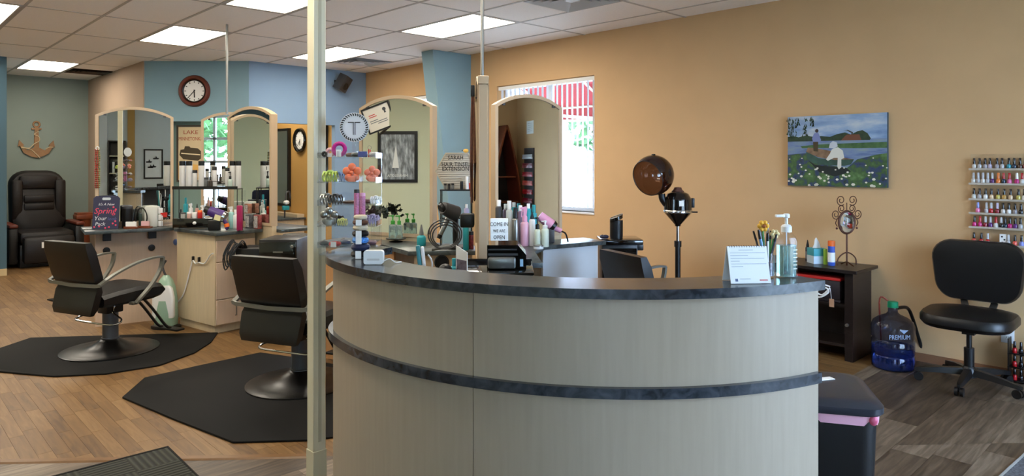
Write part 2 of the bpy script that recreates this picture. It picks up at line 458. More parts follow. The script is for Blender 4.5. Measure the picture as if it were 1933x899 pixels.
prof = [(-.012, 0), (.012, 0), (.012, .005), (.002, .005), (.002, .05), (-.002, .05), (-.002, .005), (-.012, .005)]
for g in gx[1:-1]:
    b = MB(); b.sweep([(g, YF, CEIL), (g, YREAR, CEIL)], prof); b.obj('grid_bar', M_grid, ceil)
for g in gy[1:-1]:
    b = MB(); b.sweep([(XLW, g, CEIL+.0003), (XR, g, CEIL+.0003)], prof); b.obj('grid_bar', M_grid, ceil)
LL = ['bright ceiling light panel straight above the raked blue pilaster end', 'bright ceiling light panel left of the thin ceiling pole above the wall clock', 'bright ceiling light panel behind the cream post near the wall speaker',
      'bright ceiling light panel cut by the top edge left of the cream post', 'bright ceiling light panel cut by the left edge of the picture', 'warm ceiling light panel in the alcove above the massage chair',
      'unseen ceiling light panel added over the left side of the salon, nearest row', 'unseen ceiling light panel added by the left wall, nearer one', 'unseen ceiling light panel added by the left wall, farther one', 'unseen ceiling light panel added above the reception area', 'unseen ceiling light panel added above the waiting area', 'unseen ceiling light panel added outside the alcove', 'added ceiling light panel brightening the mustard walled back room']  # unseen extra panels; the back room one is added to brighten its mustard wall
LL[0] = 'bright ceiling light panel right of the cream post, nearest the tan wall'
fr = MB()
for s in (-1, 1):
    fr.box(s*.285-.014, s*.285+.014, -.605, .605, 0, .03); fr.box(-.3, .3, s*.596-.014, s*.596+.014, 0, .03)
frm = fr.mesh('light_frame', False); df = MB(); df.box(-.272, .272, -.584, .584, .012, .02); dfm = df.mesh('diffuser', False)
bd = MB(); bd.box(-.29, .29, -.6, .6, .024, .055); bdm = bd.mesh('light_housing', False)
for k, (x, y) in enumerate(LIGHTS):
    t = thing('ceiling_light', LL[k], 'ceiling light', (x+.305, y+.625, CEIL), 0, 'fluorescent panels in the ceiling')
    mk('light_frame', frm, M_grid, t); mk('diffuser', dfm, M_lamp, t); mk('light_housing', bdm, M_white, t)
M_vent = mat('vent_metal', (206,208,210), .4); M_vdark = mat('vent_dark', (38,32,28), .8)
def vent(x, y, lab, dark):
    t = thing('ceiling_vent', lab, 'vent', (x+.305, y+.3125, CEIL), 0, 'air vents in the ceiling')
    b = MB(); b.box(-.29, .29, -.295, .295, .035, .045); b.obj('backing', M_vdark, t)
    for k, r in enumerate((.29, .235, .18, .125)):
        b = MB()
        o = [(-r, -r), (r, -r), (r, r), (-r, r)]; q = r-.04; n = [(-q, -q), (q, -q), (q, q), (-q, q)]
        z0, z1 = -.004, .03
        v = [(a, c, z0) for a, c in o]+[(a, c, z1) for a, c in n]+[(a, c, z0+.004) for a, c in o]+[(a, c, z1+.004) for a, c in n]
        f = [(i, (i+1) % 4, 4+(i+1) % 4, 4+i) for i in range(4)]+[(8+i, 12+i, 12+(i+1) % 4, 8+(i+1) % 4) for i in range(4)]
        b._add(v, f); b.obj('vent_louver', mat('vent_brown', (72,58,46), .6) if dark else M_vent, t, smooth=False)
    b = MB(); b.box(-.05, .05, -.05, .05, .004, .012); b.obj('vent_cap', M_vent if not dark else M_vdark, t)
vent(4.15, 3.62, 'square white ceiling vent cut by the top edge of the picture', 0)
vent(4.76, 7.995, 'small square ceiling vent in front of the wall speaker', 0)
vent(2.32, 11.745, 'dark brown ceiling vent in the alcove beside the warm light', 1)

# ---- windows
def blind_window(name, y0, y1, z0, z1, nsl):
    w = struct(thing(name, 'x', 'x')); del w['label']; del w['category']
    x = XR+.13
    b = MB()
    for a in (y0+.02, y1-.02): b.box(x, x+.05, a-.02, a+.02, z0, z1)
    for a in (z0+.02, z1-.02): b.box(x, x+.05, y0, y1, a-.02, a+.02)
    b.box(x, x+.05, (y0+y1)/2-.025, (y0+y1)/2+.025, z0, z1); b.obj('window_frame', M_white, w)
    for a, c in ((y0+.04, (y0+y1)/2-.025), ((y0+y1)/2+.025, y1-.04)):
        b = MB(); b.box(x+.022, x+.026, a, c, z0+.04, z1-.04); b.obj('pane', M_glass, w)
    b = MB(); b.box(XR-.012, XR+.13, y0-.0, y1+.0, z0-.02, z0); b.obj('window_sill', M_white, w)
    if nsl:
        b = MB(); b.box(XR+.02, XR+.07, y0+.005, y1-.005, z1-.05, z1-.01); b.obj('headrail', M_white, w)
        t = MB(); t.box(-.036, .036, -.0008, .0008, -(z1-z0)+.09, 0); sm = t.mesh('blind_slat', False)
        ms = bpy.data.materials.new('blind_slat'); ms.use_nodes = True; nt = ms.node_tree; nt.nodes.clear()
        oo = nt.nodes.new('ShaderNodeOutputMaterial'); mx = nt.nodes.new('ShaderNodeMixShader'); d = nt.nodes.new('ShaderNodeBsdfDiffuse'); tl = nt.nodes.new('ShaderNodeBsdfTranslucent')
        d.inputs[0].default_value = (.8, .8, .8, 1); tl.inputs[0].default_value = (.75, .77, .8, 1)
        nt.links.new(d.outputs[0], mx.inputs[1]); nt.links.new(tl.outputs[0], mx.inputs[2]); nt.links.new(mx.outputs[0], oo.inputs[0])
        for k in range(nsl):
            o = mk('blind_slat', sm, ms, w, (XR+.045, y0+.05+(y1-y0-.1)*k/(nsl-1), z1-.05)); o.rotation_euler = (0, 0, math.radians(25))
    return w
blind_window('window_1', *WIN1, 20)
blind_window('window_2', *WIN2, 12)
def front_window(name, x0, x1, z0, z1, nx, nz):
    w = struct(thing(name, 'x', 'x')); del w['label']; del w['category']
    y = YF-.12; b = MB()
    for i in range(nx+1):
        c = x0+(x1-x0)*i/nx; c = min(max(c, x0+.03), x1-.03); b.box(c-.03, c+.03, y-.03, y+.03, z0, z1)
    for j in range(nz+1):
        c = z0+(z1-z0)*j/nz; c = min(max(c, z0+.03), z1-.03); b.box(x0, x1, y-.03, y+.03, c-.03, c+.03)
    b.obj('window_frame', M_white, w)
    for i in range(nx):
        for j in range(nz):
            b = MB(); b.box(x0+(x1-x0)*i/nx+.02, x0+(x1-x0)*(i+1)/nx-.02, y-.003, y+.003, z0+(z1-z0)*j/nz+.02, z0+(z1-z0)*(j+1)/nz-.02); b.obj('pane', M_glass, w)
front_window('window_3', *FW1, 3, 1)
front_window('window_4', *FW2, 3, 4)
# ---- outdoors
b = MB(); b.box(-40, 45, -45, 50, -.3, -.12); struct(b.obj('ground_outside', mat('pavement', (170,168,160), .9), smooth=False))
M_awn = mat('awning_red', (172,52,62), .8)
def awning(y0, y1, lab):
    t = thing('awning', lab, 'awning', (XR+.2, 0, 0))
    b = MB(); b._add([(0, y0, 2.75), (0, y1, 2.75), (.95, y1, 2.2), (.95, y0, 2.2), (.95, y0, 2.02), (.95, y1, 2.02)], [(0,1,2,3), (3,2,5,4)]); b.obj('canopy', M_awn, t, smooth=False)
    b = MB()
    for k in range(3):
        y = y0+.1+(y1-y0-.2)*k/2; b.cyl((.01, y, 2.02), (.94, y, 2.02), .018, n=8).cyl((.01, y, 2.7), (.93, y, 2.19), .016, n=8)
    b.cyl((.93, y0, 2.03), (.93, y1, 2.03), .02, n=8).cyl((.93, y0, 2.2), (.93, y1, 2.2), .016, n=8); b.obj('awning_frame', M_white, t)
awning(4.3, 6.6, 'red cloth awning on white tubes outside the window by the tan wall'); awning(7.0, 8.6, 'red cloth awning outside the window behind the raked pilaster')
M_leaf = mat('leaves', (86,124,72), .8, noise=.4, nscale=4); M_trunk = mat('bark', (84,66,50), .9)
def tree(x, y, h, r, lab):
    t = thing('tree', lab, 'tree', (x, y, -.12))
    b = MB(); b.cyl((0, 0, 0), (0, 0, h*.6), .13, .07, 8); b.obj('trunk', M_trunk, t)
    b = MB(); rn = random.Random(int(x*10+y))
    for k in range(700):
        d = Vector((rn.gauss(0, 1), rn.gauss(0, 1), rn.gauss(0, 1))).normalized()*r*rn.uniform(.5, 1)
        c = Vector((0, 0, h*.65))+Vector((d.x, d.y, d.z*.9)); u = Vector((rn.gauss(0, 1), rn.gauss(0, 1), rn.gauss(0, 1))).normalized(); w = u.orthogonal().normalized(); s = .22
        b._add([c-u*s, c+w*s*.5, c+u*s, c-w*s*.5], [(0,1,2,3)])
    b.obj('crown', M_leaf, t, smooth=False)
tree(11.5, 6.5, 4.2, 1.5, 'leafy tree outside beyond the blinds of the tan wall window'); tree(12.5, 9.4, 4.6, 1.6, 'leafy tree outside farther along the building')
tree(-2.3, -6.2, 3.9, 1.9, 'leafy tree outside seen in the narrow middle mirror'); tree(-6.4, -8, 4.2, 1.6, 'leafy tree outside the front window, farthest left')

# ================================================================== LARGE FURNITURE
FR = -PHI                                  # facing the camera squarely
# ---- cream post beside the desk (square, axis aligned)
pc = PD(597, 3.17, 0)
t = thing('support_post', 'square cream steel post standing left of the reception desk', 'post', pc)
b = MB(); b.box(-.031, .031, -.031, .031, 0, CEIL, bev=.003, seg=1); b.obj('post_tube', M_cream, t)
b = MB(); b.box(-.034, .034, -.034, .034, .0, .16, bev=.002, seg=1); b.obj('post_sleeve', mat('cream_paint_lower', (196,186,156), .5), t)
b = MB(); b.box(.0311, .0335, -.007, .007, .2, CEIL-.02).box(-.007, .007, -.0335, -.0311, .2, CEIL-.02); b.obj('post_seam', mat('cream_seam', (172,164,140), .5), t)

# ---- reception desk, curved front
DC = (.41, 3.5); DR = 1.325; TC = (-.325, 3.125); TRr = .5
def desk_curve(off, n=40):                # off: inward offset from the worktop edge
    p = arc(DC[0], DC[1], DR-off, -60.5, -153, n)
    p += arc(TC[0], TC[1], TRr-off, 207-.001, 148, 12)[1:]
    return p
def desk_band(o0, o1, z0, z1, n=40, a=None):
    c0, c1 = desk_curve(o0, n), desk_curve(o1, n)
    b = MB(); M = RZ(FR); m = len(c0)
    v = [M @ Vector((x, y, z)) for z in (z0, z1) for c in (c0, c1) for x, y in c]
    f = []
    for i in range(m-1):
        f += [(i, i+1, 2*m+i+1, 2*m+i), (m+i+1, m+i, 3*m+i, 3*m+i+1), (2*m+i, 2*m+i+1, 3*m+i+1, 3*m+i), (i+1, i, m+i, m+i+1)]
    f += [(0, 2*m, 3*m, m), (m-1, 2*m-1, 4*m-1, 3*m-1)]
    b._add(v, f); return b
desk = thing('reception_desk', 'curved reception desk with pale maple front and dark slate worktop', 'desk')
desk_band(0, .215, 1.038, 1.07).obj('worktop', M_slate, desk)
# fascia in panels (seam at column 885)
def fascia(a0, a1, tail, z0, z1):
    off = .032; p = arc(DC[0], DC[1], DR-off, a0, a1, 18)
    if tail: p += arc(TC[0], TC[1], TRr-off, 207, 148, 12)[1:]
    q = arc(DC[0], DC[1], DR-off-.02, a0, a1, 18)
    if tail: q += arc(TC[0], TC[1], TRr-off-.02, 207, 148, 12)[1:]
    b = MB(); M = RZ(FR); m = len(p)
    v = [M @ Vector((x, y, z)) for z in (z0, z1) for c in (p, q) for x, y in c]
    f = []
    for i in range(m-1):
        f += [(i, i+1, 2*m+i+1, 2*m+i), (m+i+1, m+i, 3*m+i, 3*m+i+1), (2*m+i, 2*m+i+1, 3*m+i+1, 3*m+i), (i+1, i, m+i, m+i+1)]
    f += [(0, 2*m, 3*m, m), (m-1, 2*m-1, 4*m-1, 3*m-1)]
    b._add(v, f); return b
seam = math.degrees(math.atan2(2.30-DC[1], -.142-DC[0]))    # about -114.7
for z0, z1 in ((.004, .722), (.722, 1.038)):
    fascia(-60.2, seam+.06, False, z0, z1).obj('front_panel', M_desk, desk)
    fascia(seam-.06, -153, True, z0, z1).obj('front_panel', M_desk, desk)
desk_band(.012, .034, .719, .753).obj('slate_band', M_slate, desk)
desk_band(.05, .07, .0, 1.03).obj('desk_core', M_dgrey, desk)
desk_band(.07, .5, .70, .73).obj('inner_worktop', M_slate2, desk)
# two end gables carry the inner top
for ang in (-61.5, -95, -130):
    a = math.radians(ang); c = W(DC[0]+(DR-.29)*math.cos(a), DC[1]+(DR-.29)*math.sin(a)); b = MB(); b.box(-.2, .2, -.01, .01, 0, .7); b.obj('gable', M_desk, desk, c, FR+a)

# ---- salon islands: three full-height wings with arched mirrors, worktops between
ZC = .88
def arch_poly(w, z0, zs, zp, n=14):       # outline: bottom z0, shoulder zs, peak zp
    h = zp-zs; R = (w*w/4+h*h)/(2*h); a = math.asin(w/2/R)
    top = [(R*math.sin(a-2*a*i/n), zp-R+R*math.cos(a-2*a*i/n)) for i in range(n+1)]
    return [(-w/2, z0), (w/2, z0)]+top
def wing(lab, c, ang, r0, r1, zs=1.90, zp=1.985, lower=M_maple2, both=True, bottom=0.0, low_r0=None):
    # c: plan centre (camera plan), ang: plan angle of the wing, mirror from r0 to r1
    w = r1-r0; cc = W(c[0]+math.cos(math.radians(ang))*(r0+r1)/2, c[1]+math.sin(math.radians(ang))*(r0+r1)/2)
    parent = thing('mirror_panel', lab, 'mirror', (cc.x, cc.y, 0), FR+math.radians(ang))
    rot = FR+math.radians(ang)
    M = Matrix.Identity(4)
    b = MB(); b.prism(arch_poly(w, .91, zs, zp), -.02, .02, M @ UP); core = b.obj('mirror_frame', M_frame, parent)
    for s in ((-1, 1) if both else (-1,)):
        # frame border around each glass, glass set slightly back
        o = arch_poly(w, .91, zs, zp); i_ = arch_poly(w-.05, .935, zs-.012, zp-.026)
        b = MB(); n = len(o); y0, y1 = s*.02, s*.032
        v = [M @ Vector((x, y0, z)) for x, z in o]+[M @ Vector((x, y1, z)) for x, z in o]+[M @ Vector((x, y0, z)) for x, z in i_]+[M @ Vector((x, y1, z)) for x, z in i_]
        f = []
        for k in range(n):
            j = (k+1) % n; f += [(k, j, n+j, n+k), (n+k, n+j, 3*n+j, 3*n+k), (2*n+j, 2*n+k, 3*n+k, 3*n+j)]
        b._add(v, f); b.obj('mirror_border', M_frame, parent)
        b = MB(); g = arch_poly(w-.052, .936, zs-.013, zp-.027)
        b._add([M @ Vector((x, s*.0235, z)) for x, z in g], [tuple(range(len(g)))]); gl = b.obj('mirror_glass', M_mirror, parent, smooth=False)
        for q in (-1, 1):
            b = MB(); b.box(q*(w/2-.075)-.012, q*(w/2-.075)+.012, min(s*.024, s*.031), max(s*.024, s*.031), zs-.002, zs+.016, M); b.obj('mirror_clip', M_dgrey, gl)
    lr0 = r0 if low_r0 is None else low_r0
    if lower:
        b = MB(); x0 = lr0-(r0+r1)/2; b.box(x0, w/2, -.022, .022, bottom, .91, M); b.obj('wing_panel', lower, parent)
    return parent
def slab(parent, pts, z0, z1, m, name='worktop', bev=.004):
    b = MB(); b.prism([tuple(W(x, y).to_2d()) for x, y in pts], z0, z1, bev=bev); return b.obj(name, m, parent)
def UV(c, ang, r, off):                    # along the wing r, to its side off (positive = counter-clockwise side)
    a = math.radians(ang); return (c[0]+math.cos(a)*r-math.sin(a)*off, c[1]+math.sin(a)*r+math.cos(a)*off)

# island 1 (left)
C1 = (-2.95, 6.76); A1 = 215; A2 = 323
i1 = thing('island_worktop', 'grey laminate worktop pieces wrapped around the left mirror island', 'worktop')
MA = wing('arched mirror panel facing the camera above the pink-beige wall at far left', C1, A1, .33, .965, low_r0=.2)
MC = wing('arched mirror panel seen obliquely, right one of the left island', C1, A2, .36, 1.06, low_r0=.2, lower=M_maple)
CBm = (-2.88, 7.02); MBm = wing('narrow arched mirror panel reflecting greenery in the middle of left island', CBm, 20, -.25, .3, lower=M_maple)     # narrow middle mirror, deepest
slab(i1, [UV(C1, A1, 1.06, .025), UV(C1, A1, .3, .025), UV(C1, A1, .3, .27), UV(C1, A1, 1.06, .27)], ZC-.03, ZC, M_slate2)
slab(i1, [UV(C1, A1, 1.06, -.025), UV(C1, A1, .3, -.025), UV(C1, A1, .3, -.27), UV(C1, A1, 1.06, -.27)], ZC-.03, ZC, M_slate2)
slab(i1, [UV(C1, A2, .06, -.03), UV(C1, A2, .93, -.03), UV(C1, A2, .93, -.47), UV(C1, A2, .22, -.47), UV(C1, A2, .06, -.36)], ZC-.029, ZC+.001, M_slate2)
slab(i1, [UV(C1, A2, .2, .03), UV(C1, A2, 1.12, .03), UV(C1, A2, 1.12, .42), UV(C1, A2, .2, .42)], ZC-.03, ZC, M_slate2)
for px in (200, 285):                      # black brackets and cable holes below the worktop
    k = (px-CX)/F
    # intersect with the panel plane of wing A
    a = math.radians(A1); r = (C1[0]-k*C1[1])/(k*math.sin(a)-math.cos(a))
    r = (k*C1[1]-C1[0])/(math.cos(a)-k*math.sin(a))
    p0 = UV(C1, A1, r, .023)
    c = W(*p0); b = MB(); b.box(-.032, .032, -.06, .0, ZC-.11, ZC-.031); o = b.obj('bracket', M_black, i1, c, FR+a+PI)
    o = MB().lathe([(.0, 0), (.028, 0), (.03, .006), (.024, .008), (0, .004)], 16, M=Matrix.Rotation(PI/2, 4, 'X')).obj('cable_grommet', M_black, i1, Vector((c.x, c.y, ZC-.2)), FR+a+PI)
b = MB(); b.tube([(0, 0, 1.96), (0, 0, CEIL)], .011, 10); tag(b.obj('ceiling_pole', M_steel, None, PD(428, 6.9, 0)), 'thin steel pole from ceiling to the left mirror island', 'pole', 'thin ceiling poles')
# drawer cabinet under the middle worktop
cab = thing('drawer_cabinet', 'maple drawer cabinet under the left island worktop', 'cabinet', W(*UV(C1, A2, .2, -.05)), FR+math.radians(A2))
b = MB(); b.box(0, .64, -.38, 0, .07, ZC-.03, bev=.002, seg=1).box(.02, .60, -.36, -.02, 0, .07); b.obj('body', M_maple, cab)
for z0, z1 in ((.62, .8), (.3, .61), (.08, .29)):
    b = MB(); b.box(.641, .657, -.372, -.008, z0, z1, bev=.002, seg=1); d = b.obj('drawer_front', M_maple2, cab)
    b = MB(); zz = (z0+z1)/2; b.tube([(.657, -.2, zz-.045), (.675, -.2, zz-.04), (.675, -.2, zz+.04), (.657, -.2, zz+.045)], .005, 8, up=(0, 1, 0)); b.obj('drawer_pull', M_steel, d)
for x in (.30, .40):
    b = MB(); b.box(x-.008, x+.008, -.40, -.38, .60, .645, bev=.002, seg=1); b.obj('cord_hook', M_black, cab)
b = MB(); cordp = [(.02, -.388, .2), (.14, -.39, .30), (.24, -.39, .5), (.3, -.395, .605), (.35, -.395, .585), (.4, -.395, .6), (.5, -.395, .6), (.6, -.4, .68), (.66, -.41, .7)]
b.tube(spline(cordp, 5), .006, 6); tag(b.obj('power_cord', M_white, None, cab.location, cab.rotation_euler.z), 'white power cord looped over two black hooks on the maple cabinet', 'cord')

# island 2 (right, behind the desk)
C2 = (-.24, 5.0); B1 = 155; B2 = 32; B3 = 274
i2 = thing('island_worktop', 'grey laminate worktop of the right island behind the reception desk', 'worktop')
wing('arched mirror panel reflecting a pale wall and poster behind the desk', C2, B1, .37, 1.04, lower=M_maple, zs=1.895)
wing('arched mirror panel reflecting brown corner in front of the window', C2, B2, .12, .72, lower=M_maple, zs=1.895)
e3 = (-.157, 3.76); B3 = math.degrees(math.atan2(e3[1]-C2[1], e3[0]-C2[0])); L3 = math.hypot(e3[0]-C2[0], e3[1]-C2[1])
WE = wing('cream mirror panel seen edge-on behind the receipt printer', C2, B3, .35, L3, lower=M_frame, zs=1.895)
pe = W(*e3); b = MB(); b.box(-.024, .024, -.026, 0, .0, 1.895, bev=.003, seg=1).box(-.03, .03, -.034, .004, 1.895, 1.94, bev=.003, seg=1); b.obj('wing_end_post', M_frame, WE, ((L3-.35)/2, 0, 0), PI/2)
b = MB(); b.cyl((0, 0, 1.9), (0, 0, CEIL), .011, n=10); tag(b.obj('ceiling_pole', M_steel, None, PD(910, 4.3, 0)), 'thin steel pole from ceiling to the edge-on cream panel', 'pole', 'thin ceiling poles')
M_wp = mat('pale_panel', (196,198,200), .5, noise=.03, nscale=6)
slab(i2, [UV(C2, B3, .06, .03), UV(C2, B3, .95, .03), UV(C2, B3, .95, .36), UV(C2, B3, .42, .36), UV(C2, B2, .36, -.31), UV(C2, B2, .93, -.31), UV(C2, B2, .93, -.03), UV(C2, B2, .1, -.03)], ZC-.03, ZC, M_slate2)
slab(i2, [UV(C2, B1, .1, .03), UV(C2, B1, 1.2, .03), UV(C2, B1, 1.2, .34), UV(C2, B1, .62, .3), UV(C2, B3, .36, -.48), UV(C2, B3, .36, -.03), UV(C2, B3, .06, -.03)], ZC-.03, ZC, M_slate2)
# pale knee panel under the right worktop edge
pa, pb = UV(C2, B2, .36, -.295), UV(C2, B2, .86, -.295); ca = W(*pa); ln = math.hypot(pb[0]-pa[0], pb[1]-pa[1])
b = MB(); b.box(0, ln, 0, .02, 0, ZC-.03); b.obj('knee_panel', M_wp, i2, ca, FR+math.radians(B2))
pb2 = UV(C2, B2, .84, -.275); b = MB(); b.box(0, .02, 0, .24, 0, ZC-.03); b.obj('knee_panel', M_wp, i2, W(*pb2), FR+math.radians(B2))
# cream front panel with a round cable hole on the left side
pa, pb = (-.66, 4.62), (-.25, 4.5)
pa, pb = UV(C2, B3, .33, -.44), UV(C2, B3, .33, -.05)
ln = math.hypot(pb[0]-pa[0], pb[1]-pa[1]); an = math.atan2(pb[1]-pa[1], pb[0]-pa[0])
b = MB(); b.box(0, ln, 0, .02, 0, ZC-.03); b.obj('appliance_panel', M_frame, i2, W(*pa), FR+an)
hc = W(*UV(C2, B3, .332, -.255)); MB().lathe([(0, 0), (.046, 0), (.05, .006), (.042, .008), (.04, .002), (0, .002)], 24, M=TR(0, 0, .80) @ Matrix.Rotation(PI/2, 4, 'X')).obj('appliance_hole', M_black, i2, hc, FR+an)
pa, pb = UV(C2, B1, 1.15, .31), UV(C2, B1, .52, .31); ln = math.hypot(pb[0]-pa[0], pb[1]-pa[1]); an = math.atan2(pb[1]-pa[1], pb[0]-pa[0])
b = MB(); b.box(0, ln, 0, .02, 0, ZC-.03); b.obj('knee_panel', mat('orange_maple', (186,138,92), .5, noise=.06, nscale=9, stretch=(6, 6, .5)), i2, W(*pa), FR+an)
b = MB(); b.lathe([(0, 0), (.03, 0), (.03, .02), (0, .02)], 16, M=TR(.28, 0, .8) @ Matrix.Rotation(PI/2, 4, 'X') @ Matrix.Diagonal((.6, 1.3, 1, 1))); b.obj('cable_grommet', M_black, i2, W(*pa), FR+an)

# ---- rubber mats
def floormat(lab, pts):
    b = MB(); b.prism([tuple(FZ(*p).to_2d()) for p in pts], .0, .012, bev=.004); tag(b.obj('salon_mat', M_mat), lab, 'floor mat', 'rubber mats under styling chairs')
floormat('black rubber mat with a curved front under the left styling chair', [(57, 640), (230, 635), (411, 630), (398, 648), (367, 668), (300, 692), (200, 708), (100, 713), (0, 704), (-75, 690), (-60, 676), (0, 660)])
floormat('black angular rubber mat by the cream post under the middle styling chair', [(230, 753), (272, 716), (380, 692), (491, 668), (560, 678), (640, 692), (700, 720), (705, 780), (650, 826), (580, 834), (439, 838), (330, 795)])
floormat('dark rubber mat edge showing behind the left styling chair', [(88, 567), (112, 563), (200, 558), (290, 560), (300, 572), (220, 580), (120, 575)])

# ---- styling chair (faces +Y locally)
def styling_chair(lab):
    t = thing('styling_chair', lab, 'salon chair', (0, 0, 0), 0, 'black hydraulic styling chairs')
    MB().lathe([(.345, 0), (.345, .007), (.335, .011), (.27, .013), (.2, .022), (.13, .045), (.085, .075), (.065, .09)], 40).obj('base_plate', mat('base_black', (11,10,10), .32), t)
    MB().cyl((0, 0, .085), (0, 0, .30), .056, n=24).cyl((0, 0, .09), (0, 0, .1), .064, n=24).obj('hydraulic_column', mat('grey_column', (84,86,90), .35, .3), t)
    MB().box(-.06, .06, -.07, .07, .29, .385, bev=.012).obj('column_collar', M_black, t)
    # seat cushion: rounded, front lip
    b = MB(); rings = []
    for y, zt, zb in ((-.22, .47, .385), (-.1, .485, .38), (.05, .495, .38), (.2, .50, .385), (.27, .495, .40), (.295, .47, .42)):
        hw = .245; rr = [(-hw, zb+.02), (-hw+.02, zb), (hw-.02, zb), (hw, zb+.02), (hw, zt-.025), (hw-.03, zt), (-hw+.03, zt), (-hw, zt-.025)]
        rings.append([(x, y, z) for x, z in rr])
    b.loft(rings); b.obj('seat', M_vinyl, t)
    def panel(z0, z1, y0, y1, w0, w1, th):
        bb = MB(); r = []
        for q in range(6):
            s = q/5; z = z0+(z1-z0)*s; y = y0+(y1-y0)*s; w = (w0+(w1-w0)*s)/2; e = .012 if q in (0, 5) else 0; h = th/2-e
            r.append([(-w+e, y-h, z), (-w+.02, y-h-.004, z), (w-.02, y-h-.004, z), (w-e, y-h, z), (w-e, y+h, z), (w-.03, y+h+.012, z), (-w+.03, y+h+.012, z), (-w+e, y+h, z)])
        return bb.loft(r)
    panel(.55, .875, -.245, -.335, .49, .50, .07).obj('backrest', M_vinyl, t)
    panel(.545, .335, -.24, -.29, .48, .45, .05).obj('back_skirt', M_vinyl, t)
    rp = [(-.02, -.006), (.02, -.006), (.02, .006), (-.02, .006)]
    b = MB(); b.sweep([(-.30, -.285, .565), (-.26, -.297, .56), (0, -.303, .552), (.26, -.297, .56), (.30, -.285, .565)], [(-.007, -.012), (.007, -.012), (.007, .012), (-.007, .012)]); b.obj('back_bar', M_satin, t)
    for s in (-1, 1):
        x = s*.29
        p = spline([(x, -.29, .565), (x, -.17, .63), (x, .0, .69), (x, .15, .715), (x, .235, .712)], 5)
        p2 = spline([(x, .235, .712), (x, .215, .62), (x, .14, .51), (x, .04, .42), (x, .0, .385)], 5)
        b = MB(); b.sweep(p, [(-.018, -.007), (.018, -.007), (.018, .007), (-.018, .007)], up=(0, 0, 1)); b.sweep(p2, [(-.018, -.008), (.018, -.008), (.018, .008), (-.018, .008)], up=(0, 1, 0)); b.obj('armrest', M_satin, t)
        MB().box(min(x, s*.24), max(x, s*.24), -.02, .02, .375, .395).obj('arm_mount', M_satin, t)
    # chrome pump loop round the column
    b = MB(); b.tube(spline([(.09, -.02, .37), (.1, -.05, .31), (.21, -.06, .27), (.24, -.1, .25), (.2, -.14, .24), (0, -.15, .24), (-.2, -.14, .24), (-.24, -.1, .25), (-.2, -.06, .27), (-.09, -.05, .31), (-.08, -.02, .37)], 5), .007, 8); b.obj('pump_bar', M_chrome, t)
    b = MB()
    for s in (-1, 1): b.tube(spline([(s*.05, .22, .39), (s*.05, .33, .26), (s*.05, .45, .1), (s*.05, .5, .07)], 4), .012, 8)
    b.obj('footrest_tubes', mat('dark_steel', (70,70,70), .3, .8), t)
    MB().box(-.16, .16, .47, .55, .05, .068, bev=.006).obj('footrest', M_black, t)
    return t
ch = styling_chair('black styling chair with grey arms left of the maple drawer cabinet')
def face(dx, dy): return FR+math.atan2(dy, dx)-PI/2
ch.location = FZ(208, 663) + Vector((0, 0, .012)); ch.rotation_euler.z = face(.42, .9)
dup(ch, FZ(566, 726)+Vector((0, 0, .012)), face(.38, .92), 'black styling chair half hidden behind the cream post')
dup(ch, PD(1252, 4.7, 0), face(.9, .42), 'black styling chair behind the reception desk beside the hood dryer')

# ---- office chair
t = thing('office_chair', 'black padded office chair on casters below the nail polish shelves', 'office chair', FZ(1829, 728), face(-.72, -.7))
MB().cyl((0, 0, .10), (0, 0, .25), .03, n=16).cyl((0, 0, .2), (0, 0, .40), .016, n=12).lathe([(.045, .06), (.045, .11), (.03, .13)], 16).obj('gas_lift', M_black, t)
for k in range(5):
    a = 2*PI*k/5+.35; d = Vector((math.cos(a), math.sin(a), 0)); q = Vector((-d.y, d.x, 0))
    b = MB(); r = []
    for rr, z, w, h in ((.03, .095, .028, .022), (.16, .088, .026, .018), (.29, .072, .018, .012), (.315, .07, .008, .008)):
        c = d*rr+Vector((0, 0, z)); r.append([c-q*w-Vector((0, 0, h)), c+q*w-Vector((0, 0, h)), c+q*w*.7+Vector((0, 0, h)), c-q*w*.7+Vector((0, 0, h))])
    b.loft(r); lg = b.obj('base_leg', M_black, t)
    c = d*.29; b = MB()
    for s in (-1, 1): b.cyl(c+q*s*.006+Vector((0, 0, .028)), c+q*s*.024+Vector((0, 0, .028)), .028, n=16)
    b.cyl(c+Vector((0, 0, .03)), c+Vector((0, 0, .07)), .008, n=8); b.obj('caster', M_black, lg)
b = MB(); rings = []
for z, s, dy in ((.40, .8, 0), (.405, .92, 0), (.43, 1.0, 0), (.465, 1.0, 0), (.485, .95, 0), (.495, .8, 0), (.498, .4, 0)):
    rings.append([(x*s, y*s, z-.02*max(0, y)*2) for x, y in rrect(.53, .50, .17, 6)])
b.loft(rings); b.obj('seat', M_vinyl, t)
MB().box(-.1, .1, -.13, .1, .375, .402, bev=.008).box(-.035, .035, -.035, .035, .34, .376).cyl((.1, .02, .39), (.22, .05, .385), .008, n=8).obj('tilt_mechanism', M_black, t)
for s in (-1, 1):
    b = MB(); b.sweep(spline([(s*.05, -.12, .395), (s*.055, -.22, .42), (s*.085, -.262, .50), (s*.1, -.275, .6)], 5), [(-.02, -.008), (.02, -.008), (.02, .008), (-.02, .008)], up=(0, 1, 0)); b.obj('back_upright', M_black, t)
b = MB(); rings = []
for dy, s in ((-.03, .88), (-.02, .97), (0, 1), (.03, 1), (.048, .96), (.055, .8)):
    r = []
    for x, z in rrect(.57, .40, .12, 6):
        x *= (1-.16*(.21-z)/.42)*s; z *= s
        r.append((x, -.262+dy+.35*x*x, .725+z+.02*(1-(x/.26)**2)*(z > 0)))
    rings.append(r)
b.loft(rings); b.obj('backrest', M_vinyl, t)

